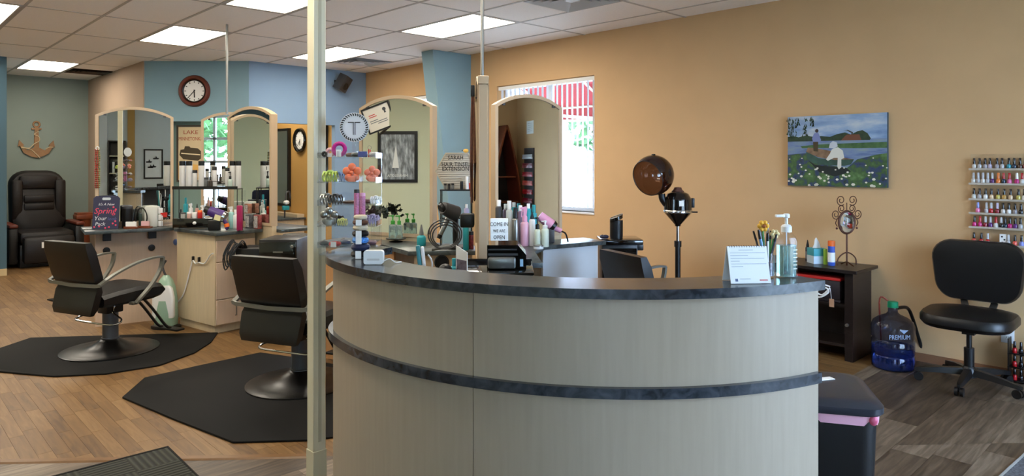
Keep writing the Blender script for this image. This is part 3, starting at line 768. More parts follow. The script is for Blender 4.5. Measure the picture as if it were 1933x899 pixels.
# ---- espresso side table
t = thing('side_table', 'dark espresso side table with shelf standing against the tan wall', 'side table', (XR-.01, 1.95, 0))
b = MB(); b.box(-.44, 0, -.04, .9, .655, .68, bev=.003, seg=1); b.obj('table_top', M_dwood, t)
for y in (0, .84): MB().box(-.40, -.03, y, y+.022, 0, .655).obj('side_panel', M_dwood, t)
MB().box(-.06, -.045, .022, .84, .05, .655).obj('back_panel', M_dwood, t)
MB().box(-.39, -.06, .022, .84, .10, .12).obj('shelf', M_dwood, t)
MB().box(-.39, -.06, .022, .84, .40, .418).obj('shelf', M_dwood, t)
MB().box(-.395, -.375, .022, .06, 0, .655).obj('door_stile', M_dwood, t)
MB().lathe([(.012, 0), (.012, .02), (.004, .022)], 10, c=(0, 0, 0), M=TR(-.396, .04, .27) @ Matrix.Rotation(-PI/2, 4, 'Y')).obj('knob', M_steel, t)

# ---- massage chair in the alcove
mc = ONY(70, 400, 12.1); t = thing('massage_chair', 'big brown leather massage chair at the end of the alcove', 'armchair', (mc.x+.06, 12.1, 0), PI)
M_leath = mat('brown_leather', (18,12,10), .42, noise=.15, nscale=10, bump=.15, bscale=60)
b = MB(); rings = []
for y, s in ((-.10, .9), (-.06, 1), (.06, 1), (.12, .93), (.14, .7)):
    r = []
    for x, z in rrect(.70, .95, .22, 6): r.append((x*s, -.38+y+(-.18)*(z/.95), .88+z*s))
    rings.append(r)
b.loft(rings); b.obj('backrest', M_leath, t)
for s in (-1, 1):
    MB().box(s*.27-.07, s*.27+.07, -.28, -.20, .62, 1.22, bev=.035).obj('side_bolster', M_leath, t)
    MB().box(s*.40-.06, s*.40+.06, -.42, .38, .05, .56, bev=.03).obj('arm_box', M_black, t)
    MB().box(s*.40-.055, s*.40+.055, -.3, .42, .56, .61, bev=.02).obj('arm_top', M_mwood, t)
for z in (.7, .82, .94): MB().box(-.19, .19, -.25, -.2, z-.055, z+.055, bev=.02).obj('back_pad', M_leath, t)
MB().box(-.24, .24, -.36, -.24, 1.08, 1.28, bev=.04).obj('head_pillow', M_leath, t)
MB().box(-.33, .33, -.3, .42, .33, .50, bev=.05).obj('seat', M_leath, t)
MB().box(-.31, .31, .40, .56, .06, .44, bev=.05).obj('leg_rest', M_leath, t)
MB().box(-.33, .33, -.4, .4, .0, .32, bev=.01).obj('chassis', M_black, t)
MB().box(-.08, .1, .562, .57, .28, .36).obj('maker_plate', M_paper, t)
# ---- wooden pedestal stand
p = PD(158, 10.75, 0); t = thing('pedestal_stand', 'reddish wooden pedestal stand beside the massage chair', 'stand', p, 0)
MB().box(-.125, .125, -.125, .125, .60, .67, bev=.01).box(-.11, .11, -.11, .11, .67, .70).obj('stand_top', M_rwood, t)
MB().lathe([(.1, .04), (.09, .1), (.075, .35), (.1, .6)], 20).obj('stand_column', M_rwood, t)
MB().lathe([(.12, 0), (.12, .03), (.1, .045)], 20).obj('stand_foot', M_rwood, t)

# ================================================================== WALL THINGS
def slabq(parent, name, m, x0, x1, z0, z1, y0, y1, bev=0):        # upright plate in local XZ
    b = MB(); b.box(x0, x1, y0, y1, z0, z1, bev=bev); return b.obj(name, m, parent)
def frame(parent, w, h, bw, d, m, name='frame', z=0):             # picture frame centred at z
    b = MB()
    for s in (-1, 1):
        b.box(min(s*(w/2-bw), s*w/2), max(s*(w/2-bw), s*w/2), -d, 0, z-h/2, z+h/2)
        b.box(-w/2+bw, w/2-bw, -d, 0, min(z+s*(h/2-bw), z+s*h/2), max(z+s*(h/2-bw), z+s*h/2))
    return b.obj(name, m, parent)
def blob(parent, name, m, pts, y, th=.0008):                      # flat painted shape in local XZ
    b = MB(); b.prism(pts, 0, th, TR(0, y, 0) @ UP); return b.obj(name, m, parent, smooth=False)
RW = -PI/2

# ---- painting of a rowing boat among water lilies
p0 = ONX(1490, 222, XR); p1 = ONX(1677, 354, XR)
pw = abs(p0.y-p1.y); ph = .575; pcx = Vector((XR-.001, (p0.y+p1.y)/2, 1.567))
t = thing('canvas_painting', 'canvas painting of a rowing boat among white water lilies on tan wall', 'painting', pcx, RW)
slabq(t, 'canvas', mat('canvas_edge', (60,78,90), .8), -pw/2, pw/2, -ph/2, ph/2, -.032, 0)
def gradmat(name, stops, sc=5, amt=.35, stretch=(1, 1, 1)):
    m = bpy.data.materials.new(name); m.use_nodes = True; nt = m.node_tree; b = nt.nodes['Principled BSDF']; b.inputs['Roughness'].default_value = .55
    tc = nt.nodes.new('ShaderNodeTexCoord'); mp = nt.nodes.new('ShaderNodeMapping'); mp.inputs['Scale'].default_value = stretch
    n = nt.nodes.new('ShaderNodeTexNoise'); n.inputs['Scale'].default_value = sc; n.inputs['Detail'].default_value = 4
    nt.links.new(tc.outputs['Object'], mp.inputs[0]); nt.links.new(mp.outputs[0], n.inputs['Vector'])
    r = nt.nodes.new('ShaderNodeValToRGB')
    while len(r.color_ramp.elements) < len(stops): r.color_ramp.elements.new(.5)
    for i, c in enumerate(stops): r.color_ramp.elements[i].position = .3+.4*i/(len(stops)-1); r.color_ramp.elements[i].color = rgb(*c)
    nt.links.new(n.outputs[0], r.inputs[0]); nt.links.new(r.outputs[0], b.inputs['Base Color']); return m
def pq(u, v): return (-pw/2+u*pw, ph/2-v*ph)      # u right, v down in the picture
def pshape(name, m, uv, lay): return blob(t, name, m, [pq(*q) for q in uv], -.032-.0004*lay, .0004)
C_ = lambda n, c: mat('paint_'+n, c, .6)
pshape('painted_sky', gradmat('paint_sky', [(96,128,172), (140,165,196), (200,206,204)], 4, stretch=(1, 1, 3)), [(0, 0), (1, 0), (1, .38), (0, .38)], 1)
pshape('painted_water', gradmat('paint_water', [(70,92,140), (110,130,165), (128,146,150)], 7, stretch=(1, 1, 5)), [(0, .36), (1, .34), (1, 1), (0, 1)], 2)
pshape('painted_pads', gradmat('paint_pads', [(30,50,34), (40,56,100), (56,86,46), (70,104,54), (92,128,76)], 16), [(0, .55), (.2, .53), (.36, .68), (.62, .74), (.72, .62), (.9, .56), (1, .54), (1, 1), (0, 1)], 3)
tl = [(0, .36), (0, .29), (.06, .28), (.12, .3), (.2, .275), (.28, .3), (.36, .29), (.45, .305), (.52, .27), (.6, .25), (.66, .28), (.72, .24), (.77, .225), (.82, .27), (.85, .34), (.84, .36)]
pshape('painted_treeline', gradmat('paint_trees', [(20,44,26), (38,66,36)], 30), tl, 3)
pshape('painted_reeds', gradmat('paint_reeds', [(44,84,44), (76,110,62)], 26), [(.14, .43), (.3, .41), (.6, .40), (1, .39), (1, .47), (.7, .47), (.4, .46), (.16, .46)], 4)
pshape('painted_steamer', C_('steamer', (112,68,48)), [(.56, .36), (.58, .33), (.6, .30), (.62, .28), (.74, .28), (.76, .36)], 4)
pshape('painted_smoke', C_('smoke', (60,66,62)), [(.66, .28), (.665, .26), (.62, .225), (.58, .22), (.63, .215), (.68, .25), (.675, .28)], 5)
pshape('painted_hull', gradmat('paint_hull', [(30,60,52), (58,96,80)], 12), [(.2, .5), (.21, .6), (.27, .67), (.4, .7), (.6, .71), (.66, .69), (.69, .62), (.5, .63), (.33, .6)], 5)
pshape('painted_boat_inside', gradmat('paint_inside', [(96,72,52), (150,118,88)], 20), [(.2, .51), (.22, .45), (.3, .46), (.45, .5), (.6, .6), (.69, .62), (.5, .63), (.33, .59)], 6)
pshape('painted_reflection', C_('refl', (22,34,34)), [(.22, .63), (.3, .7), (.62, .74), (.66, .79), (.5, .86), (.34, .8)], 4)
pshape('painted_standing_figure', C_('trousers', (70,58,36)), [(.28, .5), (.275, .36), (.33, .36), (.325, .51)], 7)
pshape('painted_shirt', C_('shirt', (120,130,176)), [(.265, .32), (.285, .25), (.33, .24), (.36, .35), (.345, .37), (.275, .37)], 8)
pshape('painted_head', C_('head', (52,40,36)), [(.315+.018*math.cos(a), .215+.026*math.sin(a)) for a in [i*PI/6 for i in range(12)]], 9)
pshape('painted_bending_figure', C_('white_dress', (214,212,200)), [(.41, .62), (.45, .54), (.47, .48), (.53, .45), (.58, .5), (.595, .6), (.565, .62), (.565, .73), (.54, .76), (.525, .72), (.53, .6), (.49, .6), (.43, .64)], 8)
pshape('painted_hat', C_('hat', (196,200,206)), [(.44, .46), (.45, .4), (.48, .365), (.52, .385), (.53, .44), (.49, .47)], 9)
b = MB(); rn = random.Random(3)
for k in range(58):
    u, v = rn.random(), .57+.42*rn.random()**.8
    if .3 < u < .66 and v < .72: continue
    s = .0035+.017*(v-.55)*rn.uniform(.4, 1.3); cx, cz = pq(u, v)
    b.prism([(cx+s*1.3*math.cos(a), cz+s*math.sin(a)) for a in [i*PI/3 for i in range(6)]], 0, .0004, TR(0, -.0352, 0) @ UP)
b.obj('painted_lilies', C_('lily', (226,222,206)), t)
b = MB()
for k in range(120):
    u = .29*rn.random() if k > 14 else .12*rn.random(); L = .28 if u < .1 or .17 < u < .21 else .12
    if .13 < u < .17 or .215 < u < .25: continue
    v = rn.random()*L; cx, cz = pq(u, v); s = rn.choice((-1, 1))
    b.prism([(cx, cz), (cx+s*.014, cz-.03), (cx+s*.003, cz-.026)], 0, .0004, TR(0, -.0346, 0) @ UP)
b.obj('painted_willow', C_('willow', (38,66,40)), t)

# ---- wall clocks
def clock(lab, loc, rz, R, mring, rw):
    t = thing('wall_clock', lab, 'clock', loc, rz)
    RX = Matrix.Rotation(PI/2, 4, 'X')
    MB().lathe([(R-rw, 0), (R, 0), (R, .02), (R-.3*rw, .045), (R-.75*rw, .038), (R-rw, .018), (R-rw, 0)], 48, M=RX).obj('clock_rim', mring, t)
    MB().lathe([(R-rw-.014, .013), (R-rw, .013), (R-rw, .03), (R-rw-.014, .02), (R-rw-.014, .013)], 48, M=RX).obj('inner_rim', M_black, t)
    MB().lathe([(0, .012), (R-rw, .012), (R-rw, .004)], 48, M=RX).obj('clock_face', M_paper, t)
    b = MB()
    for k in range(12):
        a = k*PI/6; MB().box(-.008*R*3, .008*R*3, -.0135, -.0125, (R-rw)*.72, (R-rw)*.86, Matrix.Rotation(a, 4, 'Y')).obj('hour_mark', M_ink, t)
    for a, L, w, nm in ((math.radians(178), .42, .018, 'hour_hand'), (math.radians(222), .62, .012, 'minute_hand')):
        MB().box(-w*R*2, w*R*2, -.016, -.014, -.08*R, L*R, Matrix.Rotation(a, 4, 'Y')).obj(nm, M_ink, t)
clock('round wall clock with reddish wooden rim on the blue diagonal wall', PD(367, 9.398, py=172), FR, .215, M_mwood, .06)
pcl = ONX(567, 265, 5.2); clock('black rimmed wall clock on the mustard wall', (5.199, pcl.y, pcl.z), RW, .2, M_blackg, .045)

# ---- tall framed mirrors on the mustard wall
for (pa, pb, lab) in ((511, 549, 'tall black framed mirror on the mustard wall left of the clock'), (612, 640, 'tall dark framed mirror on mustard wall behind the cream post')):
    a, c = ONX(pa, 390, 5.2), ONX(pb, 390, 5.2); w = abs(a.y-c.y); t = thing('framed_mirror', lab, 'mirror', (5.199, (a.y+c.y)/2 if pb < 600 else 9.72, 1.4), RW)
    if pb > 600: w = .5
    frame(t, w, 1.28, .04, .05, M_black); slabq(t, 'mirror_glass', M_mirror, -w/2+.04, w/2-.04, -.6, .6, -.02, -.002)

# ---- speaker on the pale blue wall
ps = ONY(636, 158, YB); t = thing('wall_speaker', 'small dark tilted loudspeaker high on the pale blue wall', 'speaker', (ps.x, YB, ps.z), 0)
MB().box(-.02, .02, -.09, 0, -.02, .02).box(-.05, .05, -.012, 0, -.05, .05).obj('bracket', M_black, t)
o = MB().prism([(-.085, -.08), (.085, -.08), (.06, .08), (-.06, .08)], -.12, .12, bev=.008).obj('cabinet', M_dgrey, t, (0, -.15, 0)); o.rotation_euler = (math.radians(24), math.radians(16), math.radians(28))
g = MB().lathe([(0, .0), (.05, .0), (.055, .006), (.02, .002), (0, .01)], 20, M=TR(0, -.083, -.03) @ Matrix.Rotation(PI/2, 4, 'X')).obj('cone', M_black, o)

# ---- wooden anchor
pa = ONY(68, 262, YREAR); t = thing('wooden_anchor', 'wooden anchor wrapped in rope on the grey green alcove wall', 'wall decoration', (pa.x, YREAR-.001, pa.z), 0)
s = .0085
Mw = mat('driftwood', (152,116,82), .7, noise=.15, nscale=12)
out = [(-3, 22), (-3, 20), (-8, 20), (-8, 17), (-3, 17), (-4, -17), (-14, -22), (-22, -13), (-19, -13), (-27, -3), (-29, -15), (-26, -14), (-20, -27), (-10, -33), (0, -36), (10, -33), (20, -27), (26, -14), (29, -15), (27, -3), (19, -13), (22, -13), (14, -22), (4, -17), (3, 17), (8, 17), (8, 20), (3, 20), (3, 22)]
b = MB(); b.prism([(x*s, z*s) for x, z in out], 0, .03, UP); b.obj('anchor_body', Mw, t, smooth=False)
MB().torus((0, 0, 0), 5*s, 1.6*s, 20, 6, TR(0, -.015, 27*s) @ Matrix.Rotation(PI/2, 4, 'X')).obj('anchor_ring', Mw, t)
Mr = mat('rope', (206,186,150), .9)
for pts in (((-24, -16), (-12, -18), (-4, -10), (4, -4), (3, 4), (-4, 8), (3, 14)), ((-24, -18), (-10, -20), (0, -30), (5, -36)), ((14, -20), (20, -16), (27, -16))):
    MB().tube(spline([(x*s, -.034, z*s) for x, z in pts], 4), .007, 6, up=(0, 1, 0)).obj('rope', Mr, t)

# ---- lake poster in the niche
pp = PD(360, 9.538, z=1.6); t = thing('lake_poster', 'framed vintage lake poster with steamboat on the green niche wall', 'poster', pp, FR)
frame(t, .38, .78, .02, .02, mat('poster_frame', (60,50,40), .5)); slabq(t, 'poster_sheet', mat('poster_paper', (204,186,150), .8), -.17, .17, -.365, .365, -.008, -.004)
MR = mat('poster_red', (150,62,48), .8)
text('poster_title', 'LAKE', .075, MR, t, (0, -.009, .29), sx=1.2); text('poster_title', 'MINNETONKA', .07, MR, t, (0, -.009, .2), sx=.72)
MS = mat('poster_dark', (70,62,46), .8)
blob(t, 'printed_steamboat', MS, [(-.155, -.02), (-.14, .05), (-.09, .06), (-.08, .1), (-.02, .1), (0, .08), (.1, .07), (.145, .03), (.155, -.06), (.1, -.1), (-.1, -.08)], -.0085)
blob(t, 'printed_deck', mat('poster_cream', (222,206,168), .8), [(-.13, .01), (.13, -.01), (.13, -.025), (-.13, -.005)], -.0095)
blob(t, 'printed_beach', mat('poster_sand', (214,170,96), .8), [(-.165, -.13), (.165, -.16), (.165, -.36), (-.165, -.36)], -.0085)

# ---- things seen in the mirrors
t = thing('harbour_poster', 'black framed grey poster reflected in the right arched mirror', 'poster', (XLW+.001, 5.8, 1.57), PI/2)
frame(t, .66, .84, .05, .025, M_black); slabq(t, 'poster_sheet', gradmat('poster_grey', [(70,72,74), (140,146,150), (200,206,210)], 6, stretch=(3, 1, 1)), -.28, .28, -.37, .37, -.01, -.004)
text('poster_title', 'MINNESOTA', .06, M_paper, t, (0, -.012, -.31)); blob(t, 'printed_sail', M_paper, [(-.02, -.18), (.03, .2), (.09, -.18)], -.011)
t = thing('ink_print', 'black framed white ink print reflected in the left arched mirror', 'picture', (1.87, YF+.001, 1.45), PI)
frame(t, .36, .62, .03, .02, M_black); slabq(t, 'print_sheet', M_paper, -.15, .15, -.28, .28, -.008, -.004)
for x0, z0 in ((-.05, .12), (.08, .05), (.0, -.05), (.05, -.06)):
    blob(t, 'printed_boat', M_ink, [(x0-.06, z0), (x0-.04, z0-.025), (x0+.05, z0-.025), (x0+.06, z0), (x0+.01, z0+.01), (x0, z0+.05), (x0-.02, z0+.01)], -.009)
t = thing('dark_bookcase', 'dark bookcase with pale shelf edges reflected in the left mirror', 'bookcase', (1.22, YF+.002, 0), PI)
MB().box(-.15, -.13, -.28, 0, 0, 1.9).box(.13, .15, -.28, 0, 0, 1.9).box(-.13, .13, -.02, 0, 0, 1.9).box(-.15, .15, -.29, 0, 1.9, 1.92).obj('carcass', M_dwood, t)
for z in (.4, .8, 1.25, 1.6): MB().box(-.13, .13, -.28, -.02, z, z+.02).obj('shelf', M_cream, t)
for k, (x, hh, m) in enumerate(((-.08, .2, M_red), (-.03, .16, M_lime), (.06, .22, M_paper))):
    tag(MB().box(-.018, .018, -.06, .06, 0, hh, bev=.002).obj('shelf_box', m, None, (1.22-x, YF+.16, 1.2705), 0), ['small red box', 'small green box', 'tall white box'][k]+' standing on the dark bookcase shelf', 'box')
b = MB(); b.box(.9, 1.04, YF, YF+.06, 0, CEIL); struct(b.obj('trim_2', M_white, smooth=False))
b = MB(); b.box(1.4, 1.53, YF, YF+.05, 0, CEIL).box(.3, .9, YF, YF+.02, 0, CEIL); struct(b.obj('trim_3', M_must, smooth=False))
b = MB(); b.box(4.62, XR, YF, YF+.02, 0, CEIL); struct(b.obj('wall_front_tan', M_tan, smooth=False))
# canoe shaped shelf in the front corner
t = thing('canoe_shelf', 'upright canoe shaped wooden shelf reflected in the right mirror', 'shelf', (5.42, YF+.20, 0), PI-math.radians(4))
def hw(z): return .275*(1-(max(0, z-.4)/1.66)**1.9)
zs_ = [i*2.06/16 for i in range(17)]
for s in (-1, 1):
    b = MB(); r = []
    for z in zs_:
        w = hw(z); r.append([(s*w, -.16, z), (s*(w-.018 if w > .02 else w-.0), -.16, z), (s*max(0, w*.75-.018), .16, z), (s*w*.75, .16, z)])
    b.loft(r); b.obj('hull_side', M_mwood, t)
    b = MB(); b.sweep([(s*(hw(z)), -.168, z) for z in zs_], [(-.014, -.012), (.014, -.012), (.014, .012), (-.014, .012)], up=(0, 1, 0)); b.obj('gunwale', M_rwood, t)
b = MB(); b.prism([(hw(z)*.75, z) for z in zs_]+[(-hw(z)*.75, z) for z in zs_[::-1]], -.16, -.15, UP); b.obj('hull_back', M_dwood, t, smooth=False)
for z in (.45, .85, 1.24): MB().box(-hw(z)*.8+.0, hw(z)*.8, -.15, .12, z, z+.02).obj('shelf', M_rwood, t)

t = thing('hall_curtain', 'beige pleated curtain reflected in the oblique mirror', 'curtain', (-1.2, 11.02, 0))
b = MB(); n_ = 60; pts_ = [(-.7+1.4*i/n_, .03*math.sin(i*1.05)) for i in range(n_+1)]
b._add([(x, y, .12) for x, y in pts_]+[(x*.96, y*.7, 2.15) for x, y in pts_], [(i, i+1, n_+2+i, n_+1+i) for i in range(n_)]); b.obj('drape', mat('curtain_beige', (190,170,140), .9), t)
MB().cyl((-.75, 0, 2.17), (.75, 0, 2.17), .014, n=10).cyl((-.74, 0, 2.17), (-.74, .06, 2.17), .01, n=8).cyl((.74, 0, 2.17), (.74, .06, 2.17), .01, n=8).obj('curtain_rod', M_black, t)
# ---- nail polish on acrylic wall shelves
M_cap = M_black
POL = {}
def polish(lab, loc, body, cap, rz, grp, big=1.0, mets=False):
    t = thing('nail_polish', lab, 'nail polish', loc, rz, grp)
    k = 'pb%.2f' % big
    if k not in POL:
        POL[k] = MB().lathe([(.0125*big, 0), (.014*big, .003), (.014*big, .026), (.011*big, .033), (.006, .037)], 10).mesh('bottle')
        POL[k+'c'] = MB().lathe([(.0085, .037), (.0085, .045), (.0075, .076), (.006, .078)], 10).mesh('cap')
    o = bpy.data.objects.new('bottle', POL[k]); COL.objects.link(o); o.parent = t
    c = bpy.data.objects.new('cap', POL[k+'c']); COL.objects.link(c); c.parent = t
    for q, mm in ((o, body), (c, cap)):
        if not q.data.materials: q.data.materials.append(mm)
        q.material_slots[0].link = 'OBJECT'; q.material_slots[0].material = mm
    return t
PC = {'clear': (206,204,198), 'silver': (176,176,178), 'grey': (150,144,148), 'lilac': (178,168,190), 'teal': (40,140,160), 'navy': (30,50,70), 'brown': (70,46,36), 'red': (176,26,30), 'crimson': (130,20,36),
      'pink': (216,110,160), 'magenta': (186,34,110), 'violet': (90,40,110), 'orange': (226,120,50), 'gold': (184,140,70), 'yellow': (190,176,90), 'beige': (206,176,140), 'coral': (214,84,70), 'blue': (130,140,206), 'black': (24,22,26), 'white': (226,224,220), 'peach': (214,150,120)}
PM = {k: mat('polish_'+k, c, .18, coat=.5) for k, c in PC.items()}
ORD = ['first', 'second', 'third', 'fourth', 'fifth', 'sixth', 'seventh', 'eighth', 'ninth', 'tenth']
ROWS = [
 (319.6, 'top', [(1838.5,'clear','black'),(1848.5,'silver','black'),(1859,'grey','black'),(1868,'lilac','black'),(1881.6,'grey','black'),(1891,'silver','black'),(1904,'teal','black'),(1914,'navy','black'),(1925,'brown','black'),(1935,'crimson','black')]),
 (346.7, 'second', [(1837,'clear','silver'),(1846,'silver','silver'),(1855,'clear','silver'),(1864,'silver','silver'),(1872.5,'violet','silver'),(1884,'orange','orange'),(1894,'navy','red'),(1905,'pink','red'),(1919,'magenta','white'),(1929,'clear','red')]),
 (376, 'third', [(1838,'clear','black'),(1848.5,'silver','black'),(1860,'white','black'),(1871,'beige','black'),(1883.5,'yellow','black'),(1895,'gold','black'),(1907,'beige','black'),(1922,'yellow','black'),(1933,'white','black')]),
 (402, 'fourth', [(1845.5,'pink','blue'),(1861.5,'silver','silver'),(1870.5,'red','silver'),(1882,'crimson','lilac'),(1893,'clear','black'),(1904,'white','black'),(1915.5,'grey','black'),(1927,'black','black')]),
 (428, 'fifth', [(1839,'magenta','black'),(1849.5,'magenta','red'),(1859.5,'crimson','silver'),(1869,'violet','silver'),(1879.5,'clear','red'),(1889.5,'black','silver'),(1897,'navy','black'),(1906,'magenta','black'),(1916,'violet','black'),(1926,'silver','black')]),
 (459, 'bottom', [(1838,'coral','black'),(1852,'red','black'),(1864,'red','silver'),(1903,'silver','silver'),(1915.5,'coral','black'),(1928,'blue','black')])]
Yk = ONX(1838, 308, XR)
dk = XR/((1838-CX)/F*CS+SN)
sh = thing('polish_shelf', 'clear acrylic six tier nail polish rack on the tan wall', 'wall shelf', (XR, 0, 0))
ya, yb = ONX(1830, 308, XR-.03).y, .9
MB().box(-.006, -.001, yb, ya, .89, 1.53).obj('back_sheet', M_acryl, sh)
M_aed = mat('acrylic_edge', (186,176,160), .3)
for py, rn_, items in ROWS:
    z = EYE-(py-HY)/F*dk
    s_ = MB().box(-.052, -.006, yb, ya, z-.006, z).obj('shelf_tier', M_acryl, sh)
    MB().box(-.056, -.052, yb, ya, z-.006, z+.008).obj('shelf_lip', M_aed, s_)
    for k, (px, bc, cc) in enumerate(items):
        q = ONX(px, 308, XR-.03)
        polish('%s nail polish with %s cap, %s from the left on the %s shelf' % (bc, cc, ORD[k], rn_), (XR-.03, q.y, z), PM[bc], PM[cc], 0, 'nail polish bottles on the wall rack')
q = ONX(1893, 308, XR-.028); z = EYE-(459-HY)/F*dk
t = thing('nail_sticker_card', 'white nail sticker card with dark spots on the bottom polish shelf', 'card', (XR-.028, q.y, z), RW)
slabq(t, 'card', M_paper, -.02, .02, 0, .078, -.002, .002)
for x, zz in ((-.006, .06), (.008, .04), (-.004, .02)): MB().lathe([(0, 0), (.006, 0), (.006, .0008), (0, .0008)], 8, M=TR(x, -.0021, zz) @ Matrix.Rotation(PI/2, 4, 'X')).obj('spot', M_ink, t)
# low rack near the floor
t = thing('floor_polish_rack', 'low dark nail polish rack standing on the floor by the wall', 'rack', (XR-.09, .965, 0))
lyb, lya = -.14, .1
for z in (.01, .10, .19): MB().box(-.035, .06, lyb, lya, z, z+.006).obj('rack_tier', M_black, t)
for y in (lyb, lya-.006): MB().box(-.03, .06, y, y+.006, 0, .29).obj('rack_side', M_black, t)
for i, z in enumerate((.016, .106, .196)):
    for j, (yy, c) in enumerate(((1.03, 'red'), (.995, 'black'), (.96, 'crimson'), (.925, 'violet'))):
        polish('%s nail polish, %s from the left on the %s tier of the low floor rack' % (c, ORD[j], ('lowest', 'middle', 'upper')[i]), (XR-.095, yy, z), PM[c], PM['black'], 0, 'nail polish bottles on the low rack')
# polish wall seen in the right mirror
t = thing('polish_display', 'tall dark nail polish display with red bottles reflected in the right mirror', 'display', (XR-.002, -1.42, 0), RW)
MB().box(-.2, .2, -.012, 0, .55, 1.7).obj('display_back', mat('smoke_board', (66,62,62), .4), t)
for i in range(8):
    z = .58+i*.135; MB().box(-.2, .2, -.07, -.012, z, z+.006).obj('display_tier', M_acryl, t)
    b = MB()
    for j in range(11): b.lathe([(.013, 0), (.013, .03), (.007, .036), (.008, .07)], 8, c=(-.185+j*.037, -.04, z+.006))
    b.obj('display_bottles', PM[['black', 'navy', 'crimson', 'red', 'coral', 'red', 'crimson', 'silver'][i]], t)
t = thing('wall_notice', 'white paper notice reflected at the top of the right mirror', 'notice', (XR-.001, -1.4, 2.02), RW)
slabq(t, 'sheet', M_paper, -.14, .14, -.1, .1, -.003, 0)
for i in range(5): slabq(t, 'print_line', M_grey, -.1, .1-.02*(i % 3), .06-.03*i, .064-.03*i, -.0036, -.003)
# outlet
q = ONX(1902, 631, XR); t = thing('wall_outlet', 'white electrical outlet low on the tan wall behind the office chair', 'outlet', (XR-.001, q.y, q.z), RW)
slabq(t, 'cover_plate', M_white, -.038, .038, -.06, .06, -.006, 0, .002)
for z in (-.022, .022):
    s_ = slabq(t, 'socket', mat('outlet_face', (214,212,206), .4), -.016, .016, z-.014, z+.014, -.008, -.006)
    for x in (-.006, .006): slabq(s_, 'slot', M_ink, x-.0012, x+.0012, z-.004, z+.006, -.0086, -.008)

# ================================================================== SMALLER THINGS
def bottle(lab, loc, r, h, mb, mc, ch=.25, kind='cap', cr=None, name='bottle', cat='bottle', grp=None, band=None, sx=1, sy=1, rz=FR, neck=.45):
    t = thing(name, lab, cat, loc, rz, grp); hb = h*(1-ch); nr = r*neck
    prof = [(r*.92, 0), (r, .004), (r, hb-.5*r), (r*.85, hb-.2*r), (nr, hb)] if kind != 'full' else [(r*.95, 0), (r, .003), (r, hb)]
    MB().lathe(prof, 18, sx=sx, sy=sy).obj('body', mb, t)
    if kind in ('cap', 'full'):
        c = cr or (nr*1.15 if kind == 'cap' else r); MB().lathe([(c, hb), (c, h-.003), (c*.9, h)], 18).obj('cap', mc, t)
    elif kind == 'pump':
        c = nr*1.2; p = MB().lathe([(c, hb), (c, hb+.35*(h-hb)), (c*.55, hb+.42*(h-hb)), (c*.3, hb+.45*(h-hb)), (c*.3, h-.012)], 14).obj('pump_collar', mc, t)
        MB().lathe([(c*.6, h-.014), (c*.6, h-.002), (c*.4, h)], 12).box(-r*1.0, 0, -.005, .005, h-.011, h-.002, bev=.002, seg=1).obj('pump_nozzle', mc, t)
    elif kind == 'spray':
        c = nr*1.15; MB().lathe([(c, hb), (c, hb+.3*(h-hb)), (c*.7, hb+.4*(h-hb))], 14).obj('collar', mc, t)
        MB().prism([(-r*1.1, h-.006), (-r*1.1, h-.018), (-r*.3, h-.022), (-r*.3, hb+.35*(h-hb)), (r*.4, hb+.35*(h-hb)), (r*.6, h-.02), (r*.4, h)], -.008, .008, UP).prism([(-r*.75, h-.02), (-r*.85, hb+.3*(h-hb)), (-r*.6, hb+.3*(h-hb)), (-r*.5, h-.02)], -.005, .005, UP).obj('trigger', mc, t)
    elif kind == 'cone':
        MB().lathe([(nr*1.1, hb), (nr*1.1, hb+.2*(h-hb)), (nr*.3, h)], 14).obj('nozzle', mc, t)
    if band: MB().lathe([(r*1.012, hb*.18), (r*1.012, hb*.68)], 18, sx=sx, sy=sy).obj('label_wrap', band, t)
    return t
def on_wing(c, ang, px, off, z=ZC):         # point beside a wing, at pixel column px
    a = math.radians(ang); k = (px-CX)/F; ox, oy = c[0]-math.sin(a)*off, c[1]+math.cos(a)*off
    r = (k*oy-ox)/(math.cos(a)-k*math.sin(a)); return W(ox+math.cos(a)*r, oy+math.sin(a)*r, z)
def D(px, Y, z): return PD(px, Y, z)

# ---- island 1, left worktop
M_chalk = mat('chalkboard', (44,46,72), .6)
p = on_wing(C1, A1, 199, .12); t = thing('chalk_sign', 'navy chalkboard sign with pink Spring lettering at the left worktop end', 'sign', p, FR+math.radians(10)); t.rotation_euler.x = math.radians(-7)
w = .215; h = .295
b = MB(); b.prism([(-w/2, 0), (w/2, 0), (w/2, h-.02), (w/2-.02, h), (-w/2+.02, h), (-w/2, h-.02)], 0, .012, UP); b.obj('board', M_chalk, t, smooth=False)
MB().prism(rrect(.07, .022, .01), .0121, .0135, TR(0, 0, h-.025) @ UP).obj('handle_slot', mat('slot_pale', (190,200,206), .6), t)
Mpk = mat('chalk_pink', (214,70,96), .8); Mcw = mat('chalk_white', (206,206,212), .8); Mbl = mat('chalk_blue', (80,84,130), .8)
text('chalk_text', "It's A New", .03, Mcw, t, (-.0, -.0125, h-.075), shear=.3); text('chalk_text', 'Spring', .072, Mpk, t, (-.01, -.0125, h-.135), shear=.25)
text('chalk_text', 'Your', .05, Mcw, t, (-.045, -.0125, h-.2), shear=.2); text('chalk_text', 'Pack', .045, Mcw, t, (-.045, -.0125, h-.25), shear=.2); text('chalk_text', 'look', .04, Mbl, t, (.05, -.0125, h-.205), shear=.3)
b = MB()
for x, z in ((.06, h-.1), (.08, h-.12), (.08, .07), (.06, .05), (.085, .035), (-.09, .02), (-.05, .025), (.03, .018), (.0, .01)): b.lathe([(0, 0), (.009, 0), (.009, .001), (0, .001)], 5, M=TR(x, -.0121, z) @ Matrix.Rotation(PI/2, 4, 'X'))
b.obj('chalk_flowers', Mpk, t)
